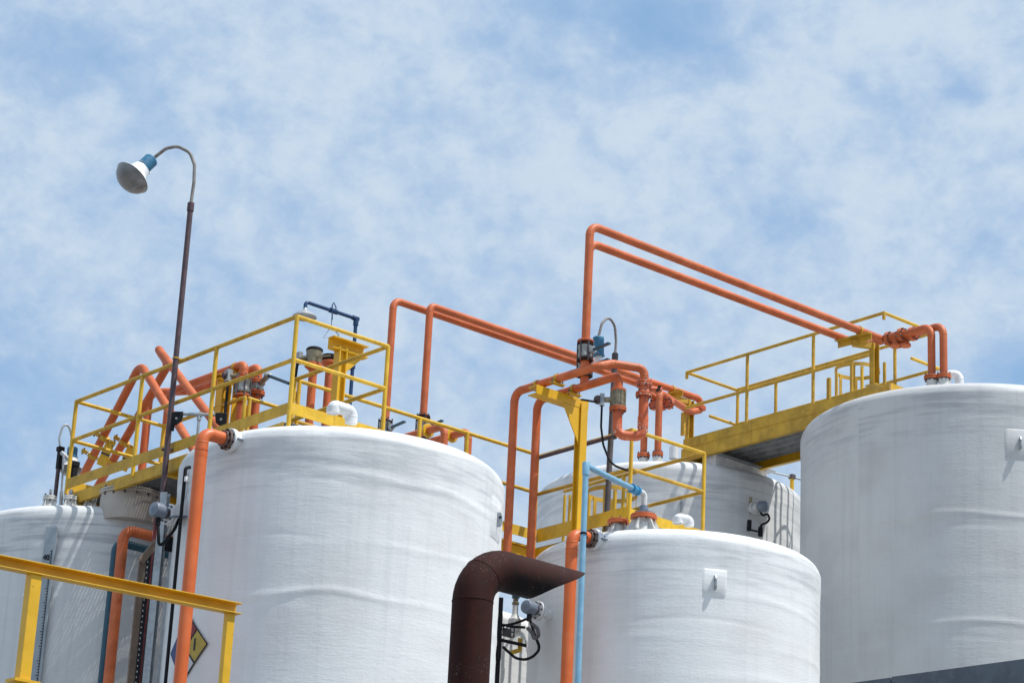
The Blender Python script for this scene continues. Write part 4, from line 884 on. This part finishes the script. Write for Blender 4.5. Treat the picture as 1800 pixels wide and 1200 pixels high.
# grey conduit and second black box beside it
t = thing('cable_conduit', 'grey conduit with a black box standing before the far left walkway corner', 'conduit', (13.1, 22.7, 8.6), 'conduits by the left walkway')
yy = 22.78; a = P(124, 870, 'y', yy); b = P(126, 840, 'y', yy); c = P(130, 812, 'y', yy)
MB().tube([(a.x,yy,8.6),(a.x,yy,b.z)], .02, seg=14).build('conduit', GALV, t)
MB().box((a.x+.01,yy,(b.z+c.z)/2), (.055,.055,c.z-b.z)).box((a.x+.015,yy,c.z-.02), (.08,.07,.06)).build('junction_box', BLACK, t, smooth=False, bevel=.006)
MB().tube([(a.x,yy,c.z-.02), P(108, 795, 'y', yl-.04)], .024, seg=12).build('link_pipe', GALV, t)
MB().tube([P(107,882,'y',yl-.1), P(112,800,'y',yl-.1)], .011, seg=10).tube([P(107,888,'y',yl-.1), P(108,864,'y',yl-.1)], .02, seg=12).build('side_conduit', GALV, t)
# black boxes joined by grey conduit, before the rail
t = thing('junction_box', 'pair of black boxes joined by a grey conduit above the thick orange elbow', 'junction box', P(349, 755, 'x', 13.1))
dp = DEP(P(310, 735, 'x', 13.12))
A_, B_ = AT(311, 733, dp), AT(389, 735, dp)
for q, s in ((A_, 1), (B_, -1)):
    ax = (rgt, fwd, upv)
    prof = [(-.055,-.06),(-.045,-.085),(.0,-.085),(.05,-.045),(.058,.0),(.062,.05),(.055,.06),(-.04,.06),(-.055,.05)]
    prof = [(x*s, y) for x, y in prof]
    vs = [q+rgt*x+V(0,0,1)*y+fwd*f for f in (-.03,.03) for x, y in prof]; k = len(prof)
    o = MB().add(vs, [tuple(range(k)), tuple(range(k, 2*k))[::-1]]+[(i, k+i, k+(i+1) % k, (i+1) % k) for i in range(k)]).build('box', BLACK, t, smooth=False, bevel=.008)
    MB().disc(q-fwd*.032+V(0,0,-.01), fwd, .013, .008, 14).build('screw', GALV, o)
    MB().tube([q-rgt*.035*s-V(0,0,.07), q-rgt*.038*s-V(0,0,.14)], .022, seg=12).build('gland', BLACK, o)
MB().tube([A_+rgt*.05+V(0,0,.035), B_-rgt*.05+V(0,0,.035)], .016, seg=14).build('conduit', GALV, t)
m_ = (A_+B_)/2+V(0,0,.035); MB().tube([m_-rgt*.03, m_+rgt*.03], .024, seg=14).tube([m_, m_-V(0,0,.06)], .022, seg=14).tube([m_, m_-V(0,0,.24)], .014, seg=14).build('tee_fitting', GALV, t)
MB().tube([B_+rgt*.03+V(0,0,.05), B_+rgt*.03+V(0,0,.18)], .012, seg=10).build('cable', BLACK, t)

# ------------------------------------------------------------------ level transmitters
def transmitter(label, p, ax, cable, group='grey level transmitters on the tank sides'):
    ax = Vector(ax).normalized(); t = thing('level_transmitter', label, 'level transmitter', p, group)
    f = MB().disc(p, ax, .10, .026, 32).disc(p+ax*.034, ax, .10, .026, 32).tube([p-ax*.2, p], .055, seg=20).build('flange', WHITE, t)
    a = ax.orthogonal().normalized(); b = ax.cross(a)
    for k in range(8):
        q = p+ax*.02+(a*math.cos(.785*k)+b*math.sin(.785*k))*.082; MB().tube([q-ax*.045, q+ax*.045], .010, seg=6).build('bolt', DARKCOND, f)
    MB().tube([p+ax*.04, p+ax*.10], .05, seg=16).build('neck', DARKCOND, t)
    MB().lathe(p+ax*.09, ax, [(.06,0),(.072,.01),(.072,.10),(.066,.125),(.03,.14),(.002,.142)], 28).build('housing', GREY, t)
    q = p+ax*.15; MB().tube([q-V(0,0,.05), q-V(0,0,.14)], .026, seg=12).build('gland', BLACK, t)
    MB().tube([q-V(0,0,.1)]+[Vector(c) for c in cable], .015, bend=.12, seg=12).build('cable', BLACK, t)
    return t
pt = P(301, 905, 'y', 19.35)
transmitter('grey round level transmitter beside the foot of the tall lamp post', pt, (-1,-.1,.05), [P(279,960,'y',19.3), P(290,952,'y',19.3), P(308,928,'y',19.3), P(320,895,'y',19.3), P(326,830,'y',19.3)])
pt = P(948, 1074, 'y', 19.15)
transmitter('grey round level transmitter on the left side of the front centre tank under the duct', pt, (-1,-.1,.05), [P(942,1120,'y',19.1), P(950,1140,'y',19.1), P(930,1160,'y',19.1), P(906,1156,'y',19.3), P(884,1136,'y',19.4)])
pt = CY(1325, 893, T4, .08)
t = transmitter('grey round level transmitter with a looped black conduit on the shaded tank', pt, (.25,-.97,0), [])if False else None
t = thing('level_transmitter', 'grey round level transmitter with a looped black conduit on the shaded tank', 'level transmitter', pt, 'grey level transmitters on the tank sides')
n4 = V(pt.x-T4['c'][0], pt.y-T4['c'][1], 0).normalized(); s4 = V(-n4.y, n4.x, 0)
if s4.dot(rgt) < 0: s4 = -s4
MB().tube([pt-n4*.1, pt+n4*.1], .05, seg=18).disc(pt+n4*.02, n4, .085, .03, 24).build('flange', WHITE_DIRTY, t)
MB().lathe(pt+n4*.10+s4*.0, (s4*.6+n4*.8), [(.03,0),(.07,.01),(.07,.10),(.05,.12),(.005,.125)], 24).build('housing', GREY, t)
MB().tube([pt-s4*.05+V(0,0,.05), pt-s4*.05+V(0,0,.14)], .02, seg=10).build('stem', BRASS, t)
def c4(px, py): return CY(px, py, T4, .09)
MB().tube([c4(1336,898), c4(1340,906), c4(1350,902), c4(1353,912), c4(1348,918), c4(1338,922), c4(1337,930)], .014, bend=.04, seg=12).build('cable', BLACK, t)
MB().tube([c4(1337,926), c4(1336.5,942)], .030, seg=12).build('junction_box', BLACK, t); MB().tube([c4(1317.5,914), c4(1316.5,932)], .030, seg=12).build('junction_box', BLACK, t)
MB().tube([c4(1320,931), c4(1334,934)], .012, seg=10).build('conduit', BLACK, t)

# ------------------------------------------------------------------ struts, tray and cables left of the large tank
ys = 19.75
t = thing('strut', 'light grey steel strut standing between the cable tray and the large left tank', 'strut', (P(290,900,'y',ys).x, ys, 0))
a = P(291, 866, 'y', ys)
MB().channel((a.x,ys,0), (a.x,ys,a.z), .07, .07, .006, up=(-1,-.6,0)).build('channel', GALV, t, smooth=False)
a2b = P(305, 960, 'y', ys+.05)
o = MB().bar((a2b.x,ys+.05,0), (a2b.x,ys+.05,a2b.z), .08, .012, up=(-1,-.6,0)).build('back_plate', GALV, t, smooth=False)
MB().box(P(297, 956, 'y', ys-.03), (.07,.02,.14)).build('black_tab', BLACK, t, smooth=False)
yt = 20.7
t = thing('cable_tray', 'dark perforated cable tray with brown edges standing against the left edge tank', 'cable tray', (P(258,1000,'y',yt).x, yt, 0))
a = P(249, 974, 'y', yt); b = P(270, 957, 'y', yt); zt_ = a.z
def perf(x0, x1, y0, z0, z1, name, mat, par):
    m = MB(); rows = int((z1-z0)/.055); xs_ = [x0, x0+(x1-x0)*.4, x0+(x1-x0)*.62, x1]
    m.box(((xs_[0]+xs_[1])/2, y0, (z0+z1)/2), (xs_[1]-xs_[0], .006, z1-z0)); m.box(((xs_[2]+xs_[3])/2, y0, (z0+z1)/2), (xs_[3]-xs_[2], .006, z1-z0))
    for i in range(rows+1): m.box(((xs_[1]+xs_[2])/2, y0, z0+i*.055+.012), (xs_[2]-xs_[1], .0055, .036))
    return m.build(name, mat, par, smooth=False)
MB().box((a.x+.015, yt, zt_/2-.06), (.075, .02, zt_-.03)).build('side_rail', BRONZE, t, smooth=False)
DG = paint('dark_grey_tray', (.055,.058,.066), .5, var=.15)
perf(a.x+.055, a.x+.125, yt+.02, 2.0, zt_+.05, 'perforated_strip', INK, t)
perf(a.x+.13, a.x+.21, yt-.01, 2.0, zt_+.08, 'perforated_cover', DG, t)
MB().bar((a.x-.02,yt-.03,zt_-.08), (b.x+.02,yt-.03,b.z+.03), .07, .018, up=(0,-1,0)).build('top_bar', BRONZE, t, smooth=False)
t = thing('power_cable', 'black cable clipped down the left side of the large left tank', 'cable', (12.6, 19.2, 0), 'black cables at the tanks')
yk = 19.15; pts = [P(326,822,'y',yk), P(324,850,'y',yk), P(318,920,'y',yk)]
xk = pts[-1].x; MB().tube([pts[0]+V(.05,0,.02), pts[0], pts[1], pts[2], (xk+.0,yk,0)], .017, bend=.2, seg=12).build('cable', BLACK, t)
MB().box(P(329,843,'y',yk-.01), (.07,.05,.05)).build('clip', WHITE, t, smooth=False, bevel=.006)
t = thing('support_bracket', 'white gusset bracket on the side of the large left tank behind the thick orange pipe', 'bracket', P(316, 905, 'y', 19.2))
A1, B1, C1 = P(301,893,'y',19.25), P(331,877,'y',19.25), P(331,906,'y',19.25); n = V(0,.008,0); D1 = P(301,906,'y',19.25)
MB().add([A1-n,D1-n,C1-n,B1-n,A1+n,D1+n,C1+n,B1+n], [(0,1,2,3),(7,6,5,4),(0,4,5,1),(1,5,6,2),(2,6,7,3),(3,7,4,0)]).build('plate', WHITE, t, smooth=False)
MB().bar(D1-V(0,0,.012), C1-V(0,0,.012), .09, .012).build('shelf', GREY, t, smooth=False)
# cable frame below the duct mouth
t = thing('cable_rack', 'black pipe rack with cable arms left of the front centre tank, under the duct mouth', 'cable rack', (P(874,1200,'y',19.6).x, 19.6, 3), 'black cables at the tanks')
yr = 19.6; a = P(881, 1050, 'y', yr); b = P(872, 1150, 'y', yr)
MB().tube([(a.x,yr,3),(a.x,yr,a.z)], .024, seg=14).tube([(a.x-.015,yr,P(876,1090,'y',yr).z),(a.x-.015,yr,P(876,1160,'y',yr).z)], .038, seg=12).build('post', BLACK, t)
MB().tube([P(882,1099,'y',yr), P(903,1096,'y',yr), P(926,1087,'y',yr-.2)], .014, bend=.1, seg=12).build('cable', BLACK, t)
MB().tube([P(882,1097,'y',yr), P(905,1101,'y',yr-.1), P(923,1102,'y',yr-.2)], .014, bend=.1, seg=12).build('cable', BLACK, t)
MB().tube([P(880,1124,'y',yr), P(925,1134,'y',yr-.2)], .018, seg=12).build('arm', BLACK, t)
m = MB(); q = P(891,1108,'y',yr+.02)
m.box(q, (.20,.008,.012)).box(q+V(0,0,.05), (.20,.008,.012)).box(q-V(0,0,.05), (.20,.008,.012)).box(q+V(0,0,-.02), (.12,.007,.09))
for k in range(5): m.box(q+V(-.1+.05*k,0,0), (.012,.0085,.11))
m.build('perforated_bracket', DARKCOND, t, smooth=False)
q = P(914,1133,'y',yr-.12); o = MB().bar(P(914.5,1121,'y',yr-.12), P(913.5,1144,'y',yr-.12), .05, .012, up=(0,-1,0)).bar(P(913.5,1142,'y',yr-.125), P(899,1146,'y',yr-.125), .045, .012, up=(0,-1,0)).build('yellow_bracket', YELLOW_OLD_SHADED, t, smooth=False)
MB().tube([P(934,1095,'y',18.9), P(945,1104,'y',18.85), P(947,1116,'y',18.8), P(939,1124,'y',18.8), P(936,1112,'y',18.85), P(928,1104,'y',19.0)], .02, bend=.06, seg=12).build('coiled_hose', DARKCOND, t)
# T5 valve nozzle seen under the duct
p5 = P(905, 1084, 'z', 8.42); o5 = T5['o']
MB().lathe(p5, (0,0,1), [(.075,-.2),(.075,-.03),(.05,.0),(.034,.04),(.034,.14)], 20).build('nozzle', WHITE_DIRTY, o5)
MB().lathe(p5+V(0,0,.14), (0,0,1), [(.03,0),(.042,.01),(.042,.03),(.03,.04),(.03,.08)], 18).build('brass_fitting', BRASS, o5)
MB().tube([p5+V(0,0,.22), p5+V(0,0,.27)], .045, seg=14).build('hand_wheel', TEAL, o5)
# conduit behind the shaded tank with a yellow post
t = thing('guard_post', 'short yellow post with a thin grey conduit between the two tall tanks', 'post', P(1392, 862, 'y', 22.2))
q = P(1392, 862, 'y', 22.2); q2 = P(1393, 838, 'y', 22.2); MB().tube([q-V(0,0,2.0), V(q.x,q.y,q2.z)], .028, seg=14).build('post', YELLOW, t)
MB().box(V(q.x,q.y,q2.z), (.07,.07,.06)).build('fitting', DARKCOND, t, smooth=False)
MB().tube([P(1350,828,'y',22.3), V(q.x,q.y,q2.z), P(1440,852,'y',22.1)], .014, seg=10).build('conduit', GALV, t)

# ------------------------------------------------------------------ emergency shower
t = thing('safety_shower', 'dark blue pipe shower with a grey rose and a hanging pull handle', 'shower', (15.74, YC1+.03, 8.9))
ysw = YC1+.04; c = P(626, 560, 'y', ysw); h = P(537, 535, 'y', ysw)
MB().tube([(c.x,ysw,8.7),(c.x,ysw,c.z),(h.x,ysw,c.z),(h.x,ysw,c.z-.10)], .021, bend=.04, seg=16).build('pipe', NAVY, t)
for z in (c.z-.03, P(621,640,'y',ysw).z): MB().lathe((c.x,ysw,z-.05), (0,0,1), [(.03,0),(.03,.09)], 16).build('coupling', NAVY, t)
MB().tube([(c.x-.05,ysw,c.z),(c.x+.03,ysw,c.z)], .028, seg=14).build('elbow', NAVY, t)
MB().lathe((h.x,ysw,c.z-.07), (0,0,-1), [(.02,0),(.03,.03),(.06,.045),(.10,.07),(.135,.105),(.135,.112),(.12,.108),(.02,.100),(.001,.100)], 32).build('shower_rose', GALV, t)
vx = P(586, 548, 'y', ysw); vz_ = c.z
o = MB().tube([(vx.x-.05,ysw,vz_),(vx.x+.05,ysw,vz_)], .03, seg=14).build('shower_valve', NAVY, t)
r_ = [P(586,540,'y',ysw-.03), P(590,543,'y',ysw-.03), P(589,551,'y',ysw-.03)]
MB().tube([P(584,562,'y',ysw-.03), P(584,536,'y',ysw-.03), P(587,532,'y',ysw-.03), P(591,541,'y',ysw-.03), P(588,548,'y',ysw-.03)], .007, seg=8).build('valve_arm', NAVY, o)
MB().tube([P(584,540,'y',ysw-.03), P(582.5,573,'y',ysw-.03)], .004, seg=8).tube([P(582.5,573,'y',ysw-.03), P(568,594,'y',ysw-.03), P(596,590,'y',ysw-.03), P(582.5,573,'y',ysw-.03)], .005, seg=8).build('pull_handle', TEAL, o)
k = P(606, 655, 'y', ysw); k2 = P(619, 645, 'y', ysw)
MB().tube([(c.x,ysw,k2.z),(k.x,ysw,k.z+.03),(k.x,ysw,8.9)], .017, bend=.04, seg=14).build('branch_pipe', TEAL, t)

# ------------------------------------------------------------------ rusty duct
dv = AT(830, 1074, 17.2); yd = dv.y; rd = 73/FPX*17.2/2
hz = P(930, 1016, 'y', yd); zh = hz.z
t = thing('exhaust_duct', 'dark rust brown exhaust duct bending over to a slanted open mouth before the tanks', 'duct', (dv.x, yd, 0))
xend_b, xend_t = P(932, 1044, 'y', yd).x, P(1021, 1007, 'y', yd).x
SEG = 40; ER = .27
def dring(cen, tan, r):
    tan = tan.normalized(); s = V(0,1,0); u = s.cross(tan)
    return [cen+s*math.sin(2*math.pi*k/SEG)*r+u*-math.cos(2*math.pi*k/SEG)*r for k in range(SEG)]
cent = [(V(dv.x,yd,0), V(0,0,1)), (V(dv.x,yd,zh-ER), V(0,0,1))]
for a in range(9, 90, 9):
    a = R_(a); cent.append((V(dv.x+ER*(1-math.cos(a)), yd, zh-ER+ER*math.sin(a)), V(math.sin(a),0,math.cos(a))))
cent.append((V(dv.x+ER,yd,zh), V(1,0,0)))
def duct_piece(i0, i1, r, name, mat, seams=True):
    vs = []; n = 0
    for i in range(i0, i1+1): vs += dring(cent[i][0], cent[i][1], r); n += 1
    return MB().add(vs, [(i*SEG+k, i*SEG+(k+1) % SEG, (i+1)*SEG+(k+1) % SEG, (i+1)*SEG+k) for i in range(n-1) for k in range(SEG)])
duct_piece(0, 1, rd, 'riser', RUST).build('riser', RUST, t)
duct_piece(1, 6, rd*1.004, '', RUST).build('elbow_segment', RUST, t); duct_piece(6, 11, rd*1.0, '', RUST).build('elbow_segment', RUST, t)
for i in (1, 6): MB().lathe(cent[i][0]-cent[i][1].normalized()*.004, cent[i][1], [(rd*1.0,0),(rd*1.022,.002),(rd*1.022,.008),(rd*1.0,.010)], SEG, cap=False).build('weld_seam', RUST, t)
sooted(RUST, .14, zh)
def mouth(r):
    a = dring(V(dv.x+ER,yd,zh), V(1,0,0), r); b = []
    for v in a:
        h = (v.z-(zh-rd))/(2*rd); h = max(0, min(1, h))
        k = -.02 if h < .25 else 0
        b.append(V(xend_b+(xend_t-xend_b)*(h-.035*math.sin(2*math.pi*h)), v.y, v.z))
    return a, b
oa, ob = mouth(rd); ia, ib = mouth(rd-.006)
n = SEG; vs = oa+ob+ib+ia
fs = [(j*n+k, j*n+(k+1) % n, (j+1)*n+(k+1) % n, (j+1)*n+k) for j in range(3) for k in range(n)]
MB().add(vs, fs).build('mouth', RUST, t)
MB().lathe((dv.x+ER-.02,yd,zh), (1,0,0), [(rd-.006,0),(.001,0)], SEG, cap=False).build('throat_shade_disc', INK, t)  # black disc across the bore paints in the dark inside of the duct

# ------------------------------------------------------------------ foreground yellow frame
fp = AT(300, 1050, 18.0); yf = fp.y
bl, br = P(-260, 926, 'y', yf), P(417, 1072, 'y', yf)
L_ = P(0, 988, 'y', yf); hb = .082
br = P(418, 1071, 'y', yf); zf = br.z; dz = (L_.z-br.z)/(L_.x-br.x)
t = thing('handrail_frame', 'yellow channel beam frame on posts in the left foreground', 'frame', (bl.x, yf, zf-2))
p0 = V(L_.x-1.2, yf, zf+dz*(L_.x-1.2-br.x)); p1 = V(br.x, yf, zf)
MB().prof(p0, p1, [(.055,.041),(-.03,.041),(-.03,-.041),(.055,-.041),(.055,-.033),(-.022,-.033),(-.022,.033),(.055,.033)]).build('top_beam', YELLOW_HOT, t, smooth=False, bevel=.002)
for px, w_, d_ in ((59, .085, .075), (404, .065, .05)):
    q = P(px, 1075 if px > 300 else 1020, 'y', yf); zb_ = P(px, 1300, 'y', yf).z
    zt_ = zf+dz*(q.x-br.x)-.042
    MB().box((q.x, yf+.0, (zt_+zb_)/2-1), (w_, d_, zt_-zb_+2)).build('post', YELLOW_HOT, t, smooth=False, bevel=.003)
q = P(45, 1199, 'y', yf); MB().box((q.x-.02, yf, q.z), (.20, .13, .02)).build('bracket_plate', YELLOW_HOT, t, smooth=False)

# ------------------------------------------------------------------ low roof at the right foreground
ra, rb_ = P(1490, 1199, 'z', 4.2), P(1800, 1157, 'z', 4.2); dr_ = (rb_-ra).normalized(); nr = V(dr_.y, -dr_.x, 0)
if nr.dot(fwd) < 0: nr = -nr
t = thing('low_building', 'slate grey metal parapet of a low building in the bottom right corner', 'building', (ra.x, ra.y, 0))
st, en = ra-dr_*2.5, rb_+dr_*2.0
MB().prof(V(st.x,st.y,0)+nr*1.56, V(en.x,en.y,0)+nr*1.56, [(-1.5,0),(1.5,0),(1.5,4.02),(-1.5,4.02)]).build('wall', FLASH, t, smooth=False)
jx = P(1563, 1188, 'z', 4.2); L1 = (jx-st).dot(dr_)
for a, b, dz_ in ((0, L1, -.003), (L1+.006, (en-st).length, 0)):
    u, v = st+dr_*a, st+dr_*b
    MB().prof(V(u.x,u.y,4.2-.09+dz_)+nr*.02, V(v.x,v.y,4.2-.09+dz_)+nr*.02, [(-.02,-.09),(.02,-.09),(.02,.09),(-.02,.09)]).build('flashing', FLASH, t, smooth=False)
    MB().prof(V(u.x,u.y,4.2+dz_-.005)+nr*1.55, V(v.x,v.y,4.2+dz_-.005)+nr*1.55, [(-1.5,-.06),(1.5,-.06),(1.5,-.05),(-1.5,-.05)]).build('roof_sheet', FLASH, t, smooth=False)

for o in bpy.data.objects:
    if '_o' in o: del o['_o']
vs_ = sc.view_settings; vs_.view_transform = 'Standard'; vs_.look = 'None'; vs_.exposure = 0; vs_.gamma = 1
